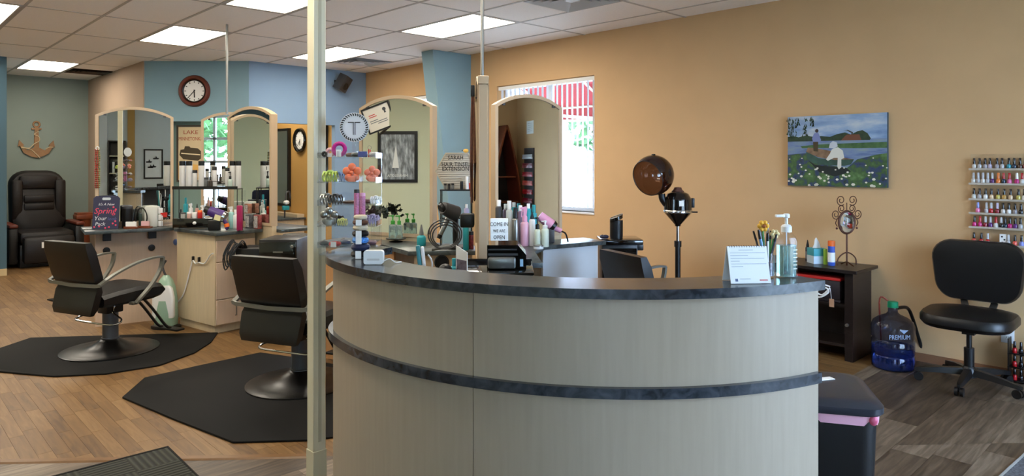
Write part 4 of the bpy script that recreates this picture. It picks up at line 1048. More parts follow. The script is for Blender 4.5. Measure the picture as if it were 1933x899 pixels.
for px, lab, m in ((247, 'white business cards in a low wooden holder, left one', M_paper), (274, 'pink business cards in a low wooden holder, right one', mat('pink_card', (226,178,178), .7))):
    p = on_wing(C1, A1, px, .2); t = thing('card_holder', lab, 'card holder', p, FR)
    MB().box(-.055, .055, -.025, .025, 0, .014, bev=.003).box(-.055, .055, -.025, -.018, .014, .022).obj('holder', M_rwood, t)
    o = MB().box(-.045 if m == M_paper else -.035, .045 if m == M_paper else .035, -.008, .008, .014, .062).obj('cards', m, t)
p = on_wing(C1, A1, 240, .09); bottle('tall black canister behind the business cards on left worktop', p, .045, .2, M_black, M_dgrey, .12, 'full', name='canister', cat='canister')
p = on_wing(C1, A1, 288, .1); t = thing('wax_warmer', 'off white appliance box with white side bottles on left worktop', 'appliance', p, FR+.2)
MB().box(-.06, .05, -.05, .05, 0, .19, bev=.012).obj('housing', mat('warmer_white', (206,206,196), .4), t)
for z in (0, .058, .116): MB().box(.052, .085, -.03, .01, z+.004, z+.056, bev=.006).obj('side_bottle', M_white, t)
p = on_wing(C1, A1, 266, .13); t = thing('curling_tool', 'black hair tool with looped cord before the off white appliance', 'hair tool', p, FR)
MB().tube(spline([(-.05, 0, .005), (-.045, 0, .1), (-.02, 0, .17), (.02, 0, .175), (.05, 0, .12), (.05, 0, .06), (.03, 0, .006)], 5), .006, 6, up=(0, 1, 0)).obj('cord', M_black, t)
MB().box(-.03, .015, .012, .02, 0, .3).obj('acrylic_plate', M_acryl, t)
MB().box(-.02, .005, -.01, .01, 0, .13, bev=.004).obj('tool_handle', mat('dark_green', (40,56,50), .4), t)
p = on_wing(C1, A1, 311, .19); bottle('small clear spray bottle with red trigger at the worktop corner', p, .034, .135, M_acryl, M_red, .32, 'spray', name='spray_bottle')
# bead strands on the mirror's left edge
t = thing('bead_strands', 'colourful bead strands hanging on the left mirror edge', 'beads', on_wing(C1, A1, 183.5, .05, 1.24), FR)
MB().torus((0, 0, 0), .014, .004, 14, 6, TR(0, 0, .36) @ Matrix.Rotation(PI/2, 4, 'X')).obj('ring', M_white, t)
for k, c in enumerate(((150,30,30), (40,90,50), (170,60,40), (60,40,40), (120,120,60))):
    x = -.018+k*.009; b = MB()
    for j in range(20): b.ball((x+.002*math.sin(j+k), (k % 2)*.008, .345-.0175*j), .0075, 6, 4)
    b.obj('strand', mat('bead_%d' % k, c, .4), t)

# ---- island 1, two tier black rack with bottles
RK = 6.2; t = thing('product_rack', 'two tier black wire rack of hair products on the left island', 'rack', PD(392, RK, ZC+.001), FR)
rw = .29; zt = EYE-(355-HY)/F*RK-ZC
MB().box(-rw, rw, -.06, .06, zt-.012, zt-.004).box(-rw, rw, -.063, -.06, zt-.012, zt+.016).obj('upper_tier', M_black, t)
b = MB()
for x in (-rw+.005, 0.07, rw-.005):
    for y in (-.055, .055): b.cyl((x, y, 0), (x, y, zt-.01), .004, n=6)
b.obj('rack_legs', M_black, t)
MB().tube([(.02, -.06, zt), (.02, -.06, zt+.06), (.16, -.06, zt+.06), (.16, -.06, zt)], .003, 6, up=(0, 1, 0)).obj('rack_rail', M_black, t)
d = MB().box(-rw, .08, -.06, .06, .012, .095, bev=.004).obj('drawer_unit', M_blackg, t)
MB().lathe([(0, 0), (.014, 0), (.014, .012), (.008, .016), (0, .016)], 14, M=TR(-.09, -.061, .055) @ Matrix.Rotation(PI/2, 4, 'X')).obj('drawer_knob', M_white, d)
ZT = ZC+zt-.003; M_sw = mat('shampoo_white', (214,212,208), .35)
WB = 'white black-capped bottles on the rack'
for px, h, r, lab in ((344, .245, .027, 'tall white black-capped bottle, leftmost on the black rack'), (356.5, .245, .027, 'tall white black-capped bottle, second from the left on the black rack'),
                   (367.5, .165, .021, 'short white black-capped bottle between tall ones on the black rack'), (380, .245, .027, 'tall white black-capped bottle before the lake poster, right of the short one'),
                   (404.5, .195, .022, 'white black-capped bottle in the middle of the rack before the narrow mirror'), (429, .185, .02, 'slim white bottle left of the right pair on the rack'),
                   (438.5, .245, .025, 'tall white bottle, left of the pair at the rack right end'), (449.5, .245, .024, 'tall white bottle, rightmost at the rack end')):
    bottle(lab, PD(px, RK, ZT), r, h, M_sw, M_black, .17, 'full', cat='bottle', grp=WB)
bottle('small black pump bottle on the rack before the narrow mirror', PD(396.5, RK-.03, ZT), .016, .15, mat('amber_dark', (60,50,40), .3), M_black, .5, 'pump', name='pump_bottle')
bottle('small green-white dropper bottle with black pump near the rack right end', PD(434, RK-.035, ZT), .018, .15, mat('mint_label', (170,186,176), .4), M_black, .45, 'pump', name='pump_bottle')
bottle('short grey jar standing left of the black pump bottle on the rack', PD(389, RK, ZT), .018, .1, M_grey, M_dgrey, .2, 'full', name='jar', cat='jar')
ZD = ZC+.097
LOW = [(341, .075, .014, M_black, M_black, 'cap', 'small black bottle at the left end of the black drawer unit'), (350, .18, .022, M_teal, M_teal, 'cap', 'teal bottle on the black drawer unit'),
       (360, .13, .018, M_white, M_white, 'spray', 'white spray bottle beside the teal bottle on the drawer unit'), (371.5, .125, .016, mat('dusty_pink', (196,150,140), .4), M_black, 'cone', 'dusty pink bottle with black nozzle on the drawer unit'),
       (382.5, .115, .02, M_white, M_white, 'spray', 'white trigger bottle in the middle of the drawer unit'), (345.5, .05, .024, mat('jar_glass', (176,176,170), .2), M_dgrey, 'full', 'low glass jar with dark lid at the front of the drawer unit'),
       (356.5, .055, .022, mat('blush', (206,168,156), .4), M_white, 'full', 'blush coloured jar at the front of the drawer unit'), (377, .07, .022, M_red, M_orange, 'full', 'red tub at the front of the drawer unit'), (367, .05, .024, M_white, M_white, 'full', 'white square jar at the front of the drawer unit')]
for k, (px, h, r, mb, mc, kd, lab) in enumerate(LOW):
    bottle(lab, PD(px, RK+(.032 if k < 5 else -.03), ZD), r*.9, h, mb, mc, .3 if kd != 'full' else .25, kd, name='jar' if kd == 'full' else 'bottle', cat='jar' if kd == 'full' else 'bottle')
for px, h, r, mb, mc, kd, lab in ((436, .2, .024, mat('mint', (150,196,190), .3), M_white, 'spray', 'mint spray bottle under the rack right end'), (444, .17, .022, M_white, M_white, 'cap', 'white bottle under the rack right end')):
    bottle(lab, PD(px, RK, ZC+.001), r, h, mb, mc, .25, kd)
# purple hair dryer lying on the worktop and standing magenta iron
p = PD(415, 6.02, ZC+.002); t = thing('hair_dryer', 'purple hair dryer with orange ring lying on the left island worktop', 'hair dryer', p, FR)
MB().cyl((-.09, 0, .17), (.03, 0, .12), .042, .05, 18).obj('barrel', M_purple, t); MB().cyl((-.13, 0, .187), (-.085, 0, .168), .03, .04, 16).obj('nozzle', M_black, t)
MB().cyl((.03, 0, .12), (.05, 0, .112), .051, .045, 18).obj('rear_grille', M_chrome, t)
MB().tube(spline([(-.02, 0, .13), (.04, 0, .08), (.06, 0, .03), (.05, 0, .016)], 4), .018, 10, up=(0, 1, 0)).obj('handle', M_purple, t); MB().cyl((.055, 0, .06), (.062, 0, .03), .022, n=14).obj('orange_ring', M_orange, t)
MB().prism([(-.035, .1), (.02, .085), (.03, .13), (-.02, .145)], .052, .054, UP).obj('paper_tag', mat('tag_cream', (222,212,160), .8), t)
MB().box(-.1, .0, -.025, .025, 0, .09, bev=.01).obj('dryer_rest', M_black, t)
p = PD(452, 5.98, ZC+.002); t = thing('hair_straightener', 'magenta hair straightener standing upright on the left island', 'hair tool', p, FR)
MB().box(-.024, .024, -.015, .015, 0, .22, bev=.008).obj('upper_arm', M_magenta, t); MB().box(-.02, .02, .016, .03, 0, .21, bev=.006).obj('lower_arm', mat('dark_magenta', (90,16,50), .4), t)
MB().tube(spline([(0, 0, .006), (.02, -.04, .004), (.06, -.06, .004)], 5), .004, 6).obj('cord', M_black, t)
k_ = 0
for px, z, w, h, m, lab in ((468, .13, .055, .09, mat('photo_warm', (150,100,80), .6, noise=.5, nscale=30), 'small warm toned photo card on top of the photo block'), (470, 0, .06, .12, mat('photo_bw', (80,80,84), .6, noise=.7, nscale=40), 'black and white photo block beside the magenta straightener'), (486, 0, .065, .125, mat('photo_red', (140,70,66), .6, noise=.6, nscale=40), 'red toned photo block at the right end of left island')):
    p = on_wing(C1, A2, px, -.06, ZC+.002+z); t = thing('photo_block', lab, 'photo', p, FR+math.radians(A2-360)); MB().box(-w/2, w/2, -.02, .02, 0, h-.002, bev=.002).obj('block', m, t)
    MB().box(-w/2+.004, w/2-.004, -.022, -.0205, .01, h-.012).obj('photo_print', mat('photo_sheet', (170,164,160), .6, noise=.6, nscale=60), t)

# ---- black tool cart with basket
p = PD(488, 5.62, 0); t = thing('salon_cart', 'black rolling salon cart with drawers behind the middle styling chair', 'cart', p, FR)
MB().box(0, .31, 0, .36, .07, .845, bev=.006).obj('cart_body', M_black, t)
zz = [.78, .66, .54, .42, .24, .09]
for i in range(5):
    d = MB().box(.006, .304, -.012, -.001, zz[i+1]+.006, zz[i]-.002+(.05 if i == 0 else 0), bev=.003).obj('drawer', M_blackg, t)
    MB().box(.12, .2, -.017, -.012, zz[i]-.04, zz[i]-.028).obj('drawer_pull', M_steel, d)
MB().lathe([(0, 0), (.014, 0), (.01, .006), (0, .006)], 14, M=TR(.272, -.013, .79) @ Matrix.Rotation(PI/2, 4, 'X')).obj('lock', M_steel, t)
for x in (.03, .28):
    for y in (.04, .32):
        MB().cyl((x-.012, y, .035), (x+.012, y, .035), .035, n=16).box(x-.016, x+.016, y-.012, y+.012, .035, .072).obj('caster', M_black, t)
MB().box(-.2, -.004, .02, .3, .56, .77, bev=.01).obj('side_basket', M_black, t)
b = MB(); rn = random.Random(9)
for k in range(9):
    x0 = -.2+rn.random()*.12; b.tube(spline([(x0, .05, .77), (x0-.05+rn.random()*.05, .02, .8+rn.random()*.05), (x0-.08, -.02, .72), (x0-.06, -.03, .6+.04*rn.random()), (x0-.02, -.01, .68)], 4), .006, 6)
b.obj('cord_bundle', M_black, t)
# ---- floor appliance beside the cabinet
p = FZ(313, 619); t = thing('steam_cleaner', 'white and green upright floor appliance beside the maple cabinet', 'appliance', p, FR)
M_sg = mat('pale_green_tank', (150,182,160), .25, coat=.3)
b = MB(); r = []
for z, w, d in ((.02, .088, .07), (.1, .094, .075), (.25, .09, .07), (.36, .075, .06), (.43, .05, .045), (.47, .02, .02)): r.append([(x*w/.09, y*d/.09, z) for x, y in rrect(.18, .18, .06, 4)])
b.loft(r); b.obj('tank', M_sg, t)
b = MB(); b.loft([[(x*.9, y*.5-.045, z) for x, y in rrect(w_, .1, .03, 4)] for z, w_ in ((.1, .2), (.12, .215), (.28, .21), (.36, .17), (.385, .12))]); b.obj('white_cover', M_white, t)
MB().lathe([(.13, 0), (.13, .02), (.1, .03)], 24, sx=1, sy=.7).obj('foot', M_black, t)
MB().tube(spline([(0, 0, .46), (-.03, 0, .54), (.0, 0, .6)], 4), .01, 8, up=(0, 1, 0)).obj('handle', M_dgrey, t)
tag(MB().ball((0, 0, 0), (.022, .022, .03), 12, 8).obj('blue_grip', mat('blue_grip', (96,116,170), .4), None, PD(331, 6.55, .72)), 'small blue knob in the gap between the beige and maple panels', 'knob')

# ---- shampoo corner behind the cream post
p = ONX(560, 470, 4.95); t = thing('shampoo_counter', 'low maple counter with grey top along the mustard wall', 'counter', (4.62, 10.2, 0), 0)
MB().box(0, .56, 0, 1.5, 0, .58).obj('cabinet', M_maple, t); MB().box(-.04, .57, -.04, 1.52, .58, .61, bev=.003).obj('worktop', M_slate2, t); MB().box(.44, .56, 0, 1.5, .61, .66).obj('upstand', M_maple, t)
t = thing('shampoo_hose', 'black and chrome shampoo hose with teal clip by the mustard wall', 'hose', (4.9, 10.3, .611), 0)
MB().tube(spline([(0, 0, 0), (.0, -.02, .2), (.03, 0, .38), (.08, 0, .4), (.1, 0, .3)], 5), .012, 8, up=(0, 1, 0)).obj('spout', M_dgrey, t); MB().box(-.05, .06, -.06, .0, .12, .19, bev=.015).obj('teal_clip', M_teal, t); MB().ball((.02, -.02, .24), (.05, .04, .035), 12, 8).obj('white_head', M_white, t)
p = FZ(574, 497); t = thing('shampoo_chair', 'grey reclined footrest of a chair standing by the shampoo counter', 'chair', p+Vector((0, .2, 0)), 0)
MB().box(-.14, .14, -.1, .1, 0, .06, bev=.01).obj('foot', M_dgrey, t); MB().cyl((0, 0, .06), (-.03, 0, .34), .045, .05, 12).obj('post', M_steel, t); MB().box(-.18, .14, -.16, .16, .34, .42, bev=.03).obj('pad', M_grey, t)

# ---- island 2, left side: pump bottles, letter board, dryer
for px, lab, rr in ((741, 'clear bottle with green pump, left one by the right island mirror', .03), (753, 'clear bottle with green pump, right one by the right island mirror', .027)):
    bottle(lab, on_wing(C2, B1, px, .12, ZC+.03), rr, .17, mat('aqua_clear', (196,220,222), .1, trans=.85), M_green, .4, 'pump', name='pump_bottle', grp='green pump bottles')
t = thing('bottle_stand', 'small black pedestal tray under the green pump bottles', 'tray', on_wing(C2, B1, 747, .12, ZC), FR)
MB().lathe([(.05, 0), (.05, .006), (.015, .012), (.015, .02), (.075, .022), (.075, .029)], 24).obj('tray', M_black, t)
t = thing('dark_plant', 'dark leafy clump behind the clear hair accessory stand', 'plant', on_wing(C2, B1, 708, .14, ZC), FR); b = MB(); rn = random.Random(2)
for k in range(60):
    c = Vector((rn.uniform(-.08, .08), rn.uniform(-.04, .04), .22+rn.uniform(-.04, .04))); u = Vector((rn.gauss(0, 1), rn.gauss(0, 1), rn.gauss(0, 1))).normalized()*.025; v_ = u.orthogonal()*.6; b._add([c-u, c+v_, c+u, c-v_], [(0, 1, 2, 3)])
b.obj('leaves', mat('dark_leaf', (26,36,24), .5), t, smooth=False); MB().lathe([(.03, 0), (.04, .18), (.03, .19)], 14).obj('vase', M_acryl, t)
bottle('teal jar with grey nozzle by the right island mirror', on_wing(C2, B1, 795, .24, ZC), .033, .15, M_teal, M_grey, .5, 'cone', name='jar', cat='jar')
# black shelf with letter board
YR = 4.84; t = thing('wire_shelf', 'black wire shelf under the letter board on the right island', 'shelf', PD(862, YR, ZC), FR)
zt2 = EYE-(357-HY)/F*YR-ZC
MB().box(-.115, .11, -.04, .06, zt2-.012, zt2-.002).obj('shelf_top', M_black, t); MB().box(-.1, .11, -.03, .06, .2, .208).obj('lower_shelf', M_black, t)
for x in (-.11, .1):
    for y in (-.03, .055): MB().cyl((x*1.02, y, 0), (x, y, zt2-.01), .0035, n=6).obj('shelf_leg', M_black, t)
t = thing('letter_board', 'hexagonal felt letter board reading SARAH HAIR TINSEL EXTENSION', 'letter board', PD(860, YR+.025, ZC+zt2), FR)
Wb = .143; Hb = .125
hexp = [(-Wb*.48, 0), (Wb*.62, 0), (Wb, Hb), (Wb*.62, 2*Hb), (-Wb*.48, 2*Hb), (-Wb*.98, Hb)]
MB().prism(hexp, 0, .012, UP).obj('board', mat('felt_grey', (168,162,150), .9), t, smooth=False)
MB().sweep([(x, -.01, z) for x, z in hexp], [(-.005, -.012), (.005, -.012), (.005, .012), (-.005, .012)], closed=True, up=(0, 1, 0)).obj('board_frame', mat('pale_wood', (176,168,150), .6), t)
for i in range(15):
    z = .014+i*.016; k = (1-abs(z-Hb)/Hb); xl = -Wb*(.48+.46*k); xr = Wb*(.6+.34*k); MB().box(xl, xr, -.0165, -.012, z-.0055, z+.0055).obj('felt_rib', mat('felt_rib', (188,182,170), .9), t)
for s_, z in (('SARAH', .218), ('HAIR TINSEL', .172), ('EXTENSION', .14)): text('board_letters', s_, .042, M_ink, t, (.0, -.0172, z), sx=.84, ext=.001)
t = thing('bird_ornament', 'small yellow bird ornament on top of the letter board', 'ornament', PD(879, YR+.025, ZC+zt2+2*Hb+.004), FR)
MB().ball((0, 0, .014), (.02, .012, .014), 10, 7).obj('bird_body', mat('bird_yellow', (206,160,70), .6), t); MB().prism([(-.02, .014), (-.035, .012), (-.02, .02)], -.003, .003, UP).obj('beak', M_dgrey, t)
for k, (px, m, hh) in enumerate(((840, M_grey, .04), (847, M_dgrey, .038), (854, M_grey, .042), (871, M_black, .055), (881, M_paper, .09), (888, M_red, .045))):
    bottle(['small grey jar, leftmost on the black wire shelf', 'small dark jar, second from left on the wire shelf', 'small grey jar, third from left on the wire shelf', 'small black bottle on the wire shelf', 'white carton-like bottle at the right of the wire shelf', 'small red jar at the right end of the wire shelf'][k], PD(px, YR-.03, ZC+zt2-.001), .011, hh, m, M_black if k < 4 else m, .3, 'full', name='jar', cat='jar')
# dryer on stand
p = PD(845, 4.73, ZC); t = thing('hair_dryer', 'dark grey hair dryer with looped cord before the letter board', 'hair dryer', p, FR)
MB().cyl((-.03, -.05, .285), (.05, .03, .24), .042, .055, 20).obj('barrel', M_dgrey, t); MB().lathe([(.042, 0), (.036, .002), (.03, -.02), (0, -.02)], 20, M=TR(-.031, -.051, .2856) @ Matrix.Rotation(math.radians(-55), 4, 'Z') @ Matrix.Rotation(math.radians(-66), 4, 'X')).obj('nozzle_ring', M_black, t)
MB().cyl((.01, .0, .23), (-.05, -.02, .1), .02, .016, 14).obj('handle', M_steel, t); MB().cyl((-.05, -.02, .1), (-.062, -.024, .075), .018, .014, 12).obj('handle_end', M_black, t)
MB().cyl((.05, .03, 0), (.05, .03, .22), .02, n=10).lathe([(.07, 0), (.07, .012), (.02, .02)], 20, c=(.05, .03, 0)).obj('stand', M_black, t)
b = MB()
for k in range(3):
    R_ = .074+.012*k; b.tube([(-.01+R_*math.cos(a)*1.15, -.09-.008*k, .1+.006*k+R_*math.sin(a)) for a in [i*2*PI/28 for i in range(28)]], .0045, 6, closed=True, up=(0, 1, 0))
b.obj('looped_cord', M_dgrey, t); MB().cyl((-.1, -.1, .012), (.02, -.08, .03), .012, .016, 10).obj('plug_iron', M_grey, t)
bottle('tall teal spray can left of the hanging hair extensions', PD(879, 4.68, ZC), .02, .21, M_teal, M_steel, .2, 'cap')
bottle('red patterned tin beside the teal spray can', PD(888, 4.74, ZC), .02, .12, mat('red_tin', (120,36,36), .4, noise=.7, nscale=60), M_black, .2, 'full', name='tin', cat='tin')
for px, c, lab in ((850, M_black, 'black round brush jar behind the dryer cord'), (880, mat('lav', (170,166,200), .4), 'lavender bottle in the shelf behind the teal spray can')):
    bottle(lab, PD(px, YR+.02, ZC+.209), .018, .09, c, M_white if c != M_black else M_black, .3, 'cap')
# hanging hair pieces on the edge-on wing
t = thing('hair_extensions', 'long brown hair extensions hanging beside the cream panel end', 'hair extensions', PD(892, 4.2, 1.22), FR)
b = MB(); rn = random.Random(4)
for k in range(16):
    x = -.014+.028*rn.random(); y = -.02+.04*rn.random(); b.tube([(x*.5, y, .66), (x, y, .5), (x*1.3+.003*rn.random(), y, .25), (x*1.1, y, .0+.08*rn.random())], .0035, 5)
b.obj('strands', mat('brown_hair', (96,54,36), .5, noise=.3, nscale=50), t); MB().box(-.012, .012, -.02, .02, .65, .72, bev=.003).obj('clip', M_black, t)
t = thing('wig_head_black', 'black hanging holder box beside the cream panel end', 'holder', PD(881, 4.3, 1.07), FR); MB().box(-.04, .045, -.05, .05, 0, .085, bev=.01).obj('box', M_black, t); MB().cyl((.03, 0, .085), (.03, 0, .16), .004, n=6).obj('hanger', M_black, t)
# framed certificate hanging askew on the left mirror of island 2
pcf = on_wing(C2, B1, 715, .05, 0); pcf.z = EYE-(222-HY)/F*5.3; t = thing('certificate', 'tilted black framed certificate at the upper left corner of the arched mirror', 'certificate', pcf, 0, rot=(0, math.radians(-21), FR))
fw, fh = .225, .2; frame(t, fw, fh, .012, .014, M_black); slabq(t, 'certificate_sheet', mat('cert_cream', (216,208,192), .7), -fw/2+.012, fw/2-.012, -fh/2+.012, fh/2-.012, -.008, -.002)
for k, (x0, x1, z, m) in enumerate(((-.07, -.02, .035, M_red), (-.07, -.01, .02, M_red), (-.075, -.01, -.01, M_grey), (-.075, .06, -.025, M_grey), (-.02, .06, -.04, M_grey))): slabq(t, 'print_line', m, x0, x1, z-.003, z+.003, -.0088, -.0082)
MB().lathe([(0, 0), (.014, 0), (.014, .001), (0, .001)], 16, M=TR(.06, -.0081, .05) @ Matrix.Rotation(PI/2, 4, 'X')).prism([(.052, .02), (.068, .02), (.065, .04), (.055, .04)], .0081, .009, UP).obj('rosette', M_dgrey, t)

# ---- island 2, right worktop
p = PD(941, 4.5, ZC); t = thing('open_sign', 'white box sign lettered COME IN WE ARE OPEN', 'sign', p+Vector((0, 0, .073)), FR+.05)
MB().box(-.055, .06, -.02, .02, 0, .155, bev=.003).obj('sign_block', M_paper, t)
for s_, z, q in (('COME IN', .118, .036), ('WE ARE', .075, .027), ('OPEN', .033, .036)): text('sign_letters', s_, q, M_ink, t, (.002, -.0208, z), sx=.82)
t = thing('tissue_pack', 'white carton with pink and blue print below the come in sign', 'carton', p, FR+.05); MB().box(-.06, .065, -.03, .03, 0, .072, bev=.002).obj('carton', M_paper, t)
MB().box(-.03, .03, -.0315, -.0302, .045, .057).obj('pink_print', M_pink, t); MB().box(.0, .05, -.0315, -.0302, .01, .02).obj('red_print', M_red, t); MB().box(.035, .06, -.0316, -.0302, .045, .06).box(-.055, -.035, -.0316, -.0302, .045, .06).obj('blue_print', mat('print_blue', (40,110,170), .5), t)
RB = [(941, 5.02, .025, .32, M_dgrey, M_white, 'cap', .14, 'dark bottle with white cap behind the come in sign'), (961, 5.0, .024, .315, mat('pale_grey_b', (190,196,192), .35), M_white, 'cap', .2, 'tall pale grey bottle with white cap right of the sign'),
      (972.5, 4.9, .024, .27, M_steel, M_black, 'cap', .27, 'silver aluminium bottle with black top'), (990, 4.9, .03, .28, mat('pink_clear', (222,170,190), .3), M_pink, 'spray', .38, 'pink spray bottle on the right island worktop'),
      (1004, 4.9, .022, .24, M_white, M_black, 'cone', .2, 'white bottle with dark nozzle right of the pink spray'), (1014, 4.84, .021, .21, mat('green_label', (196,206,186), .4), M_black, 'pump', .4, 'pale green bottle with black pump on the right worktop'),
      (1028.5, 4.86, .027, .185, mat('cream_lotion', (206,214,196), .35), M_white, 'pump', .3, 'cream lotion bottle with white pump at right end of row'), (982, 5.04, .022, .28, mat('mauve', (110,90,110), .4), M_white, 'cap', .14, 'mauve bottle with white cap behind the silver one'),
      (997, 5.08, .02, .29, M_teal, M_white, 'cap', .12, 'teal bottle with white cap behind the pink spray'), (1007.5, 5.1, .021, .28, M_teal, M_teal, 'cap', .2, 'teal bottle with teal cap behind the white bottle')]
for px, Y, r, h, mb, mc, kd, chh, lab in RB: bottle(lab, PD(px, Y, ZC), r, h, mb, mc, chh, kd, grp=None, neck=.55)
bottle('low white round jar lying before the pump bottles on right worktop', PD(1016, 4.74, ZC), .034, .028, M_white, M_steel, .4, 'full', name='jar', cat='jar')
p = PD(1041, 5.1, ZC+.0); t = thing('hair_dryer', 'pink hair dryer leaning by the right end of bottle row', 'hair dryer', p, FR)
MB().cyl((-.09, 0, .2), (.0, 0, .13), .035, .042, 16).obj('barrel', M_pink, t); MB().cyl((.0, 0, .13), (.022, 0, .112), .043, .036, 16).obj('rear_cap', M_black, t); MB().cyl((.022, 0, .11), (.07, 0, .085), .02, .018, 12).obj('handle', M_pink, t)
MB().tube(spline([(.07, 0, .085), (.1, 0, .07), (.115, 0, .03), (.12, 0, .006)], 5), .006, 6, up=(0, 1, 0)).obj('cord', M_black, t); MB().box(-.07, .02, -.03, .03, 0, .11, bev=.01).obj('dryer_rest', M_dgrey, t)

# ---- black cabinet with receipt printer behind the desk
p = PD(932, 3.28, 0); t = thing('rolling_cabinet', 'black rolling cabinet under the receipt printer behind the desk', 'cabinet', p, FR)
MB().box(-.18, .185, 0, .38, .06, .935, bev=.004).obj('cabinet_body', M_black, t); MB().box(-.185, .19, -.008, .385, .935, .95, bev=.004).box(-.185, .19, .37, .385, .95, .962).box(-.185, -.175, -.008, .385, .95, .962).obj('tray_top', M_blackg, t)
for z0, z1 in ((.72, .92), (.5, .71), (.08, .49)): MB().box(-.176, .181, -.012, 0, z0, z1, bev=.003).obj('drawer', M_blackg, t)
MB().lathe([(0, 0), (.012, 0), (.009, .006), (0, .006)], 14, M=TR(.06, -.013, .9) @ Matrix.Rotation(PI/2, 4, 'X')).obj('lock', M_steel, t)
for x in (-.15, .155):
    for y in (.05, .33): MB().cyl((x-.012, y, .03), (x+.012, y, .03), .03, n=12).box(-.012+x, .012+x, y-.01, y+.01, .03, .062).obj('caster', M_black, t)
MB().box(-.38, -.19, .02, .3, .78, .795, bev=.002).obj('side_shelf', M_black, t)
p = PD(954, 3.36, .951); t = thing('receipt_printer', 'black and silver receipt printer on the black cabinet', 'printer', p, FR)
MB().prism([(-.09, 0), (.1, 0), (.1, .07), (.06, .118), (-.09, .118)], -.2, -.0, UP).obj('housing', M_blackg, t)
MB().box(-.086, .05, -.03, .001, .006, .062, bev=.012).obj('silver_cover', M_steel, t); MB().box(.07, .085, -.002, .0, .015, .05).obj('blue_sticker', mat('sticker_blue', (150,190,214), .4), t)
MB().box(-.085, .06, -.004, .001, .068, .078).box(-.085, .055, -.004, .001, .094, .1).obj('paper_slot', M_dgrey, t)
# tools on the side shelf
zs2 = .796
p = PD(803, 3.4, zs2); t = thing('flat_iron', 'teal flat iron standing beside the round cable hole', 'hair tool', p, FR); t.rotation_euler.y = math.radians(-6)
MB().box(-.02, .0, -.014, .014, 0, .27, bev=.006).obj('teal_arm', mat('dusty_teal', (70,140,146), .35), t); MB().box(.002, .018, -.013, .013, 0, .262, bev=.006).obj('white_arm', M_white, t); MB().tube(spline([(.01, 0, .01), (.04, 0, .1), (.05, 0, .18), (.035, 0, .22)], 5), .004, 6, up=(0, 1, 0)).obj('cord', M_white, t)
p = PD(840, 3.42, zs2); t = thing('round_brush', 'black round brush head beside the teal flat iron', 'brush', p, FR); MB().ball((0, 0, .14), (.035, .03, .035), 12, 8).obj('bristles', M_black, t); MB().cyl((0, 0, 0), (0, 0, .12), .012, n=10).obj('handle', M_black, t)
bottle('teal bottle behind the photo card by the black cabinet', PD(857, 3.5, zs2), .022, .19, M_teal, M_teal, .2, 'cap'); bottle('small white nozzle bottle below the photo card', PD(852, 3.36, zs2), .015, .15, M_white, M_white, .3, 'cone')
p = PD(868, 3.3, .951); t = thing('photo_card', 'upright folded photo card at the left end of the black cabinet', 'card', p+Vector((.02, .01, 0)), FR); t.rotation_euler.z = FR+math.radians(-35)
MB().prism([(-.035, 0), (.035, 0), (.035, .09), (-.035, .12)], 0, .003, UP).obj('card', M_paper, t); MB().prism([(-.03, .005), (.03, .005), (.03, .05), (-.03, .055)], .0031, .0036, UP).obj('card_photo', mat('photo_dim', (110,100,110), .6, noise=.5, nscale=40), t)

# ---- black trolley, tower fan
p = PD(1170, 5.54, 0); t = thing('storage_trolley', 'tall black storage trolley beside the pale knee panel', 'trolley', p, FR)
MB().box(-.16, .12, -.12, .14, .05, .83, bev=.01).obj('trolley_body', M_black, t); MB().box(-.17, .16, -.15, .16, .83, .87, bev=.01).obj('trolley_top', M_blackg, t); MB().box(.1, .17, -.1, .1, .78, .83, bev=.008).obj('top_handle', M_black, t)
for z in (.1, .35, .6): MB().box(-.15, .11, -.128, -.121, z, z+.2).obj('drawer', M_blackg, t)
for x in (-.13, .09):
    for y in (-.09, .11): MB().ball((x, y, .026), .026, 10, 6).obj('caster', M_black, t)
p = PD(1163, 5.54, .871); t = thing('tower_heater', 'small black tower heater on the storage trolley', 'heater', p, FR)
b = MB(); b.lathe([(.05, 0), (.052, .01), (.052, .14)], 24); b.obj('tower', M_black, t)
b = MB(); r = []
for z, s_ in ((.14, 1), (.15, 1)): r.append([(.052*math.cos(a)*s_, .052*math.sin(a)*s_, .14+(.0 if z == .14 else .028)+.02*math.cos(a)) for a in [i*PI/12 for i in range(24)]])
b.loft(r); c_ = b.obj('control_top', M_blackg, t); MB().tube([(.05*math.cos(a), .05*math.sin(a), .17+.02*math.cos(a)) for a in [i*PI/12 for i in range(24)]], .003, 6, closed=True).obj('rim', M_steel, c_)
t = thing('blue_band_roll', 'small dark blue roll on the trolley left edge', 'roll', PD(1140, 5.44, .871), FR); MB().torus((0, 0, .018), .022, .014, 16, 8).obj('roll', mat('navy', (30,34,60), .5), t); MB().lathe([(.012, .004), (.012, .03), (.008, .034)], 10).obj('core', M_steel, t)

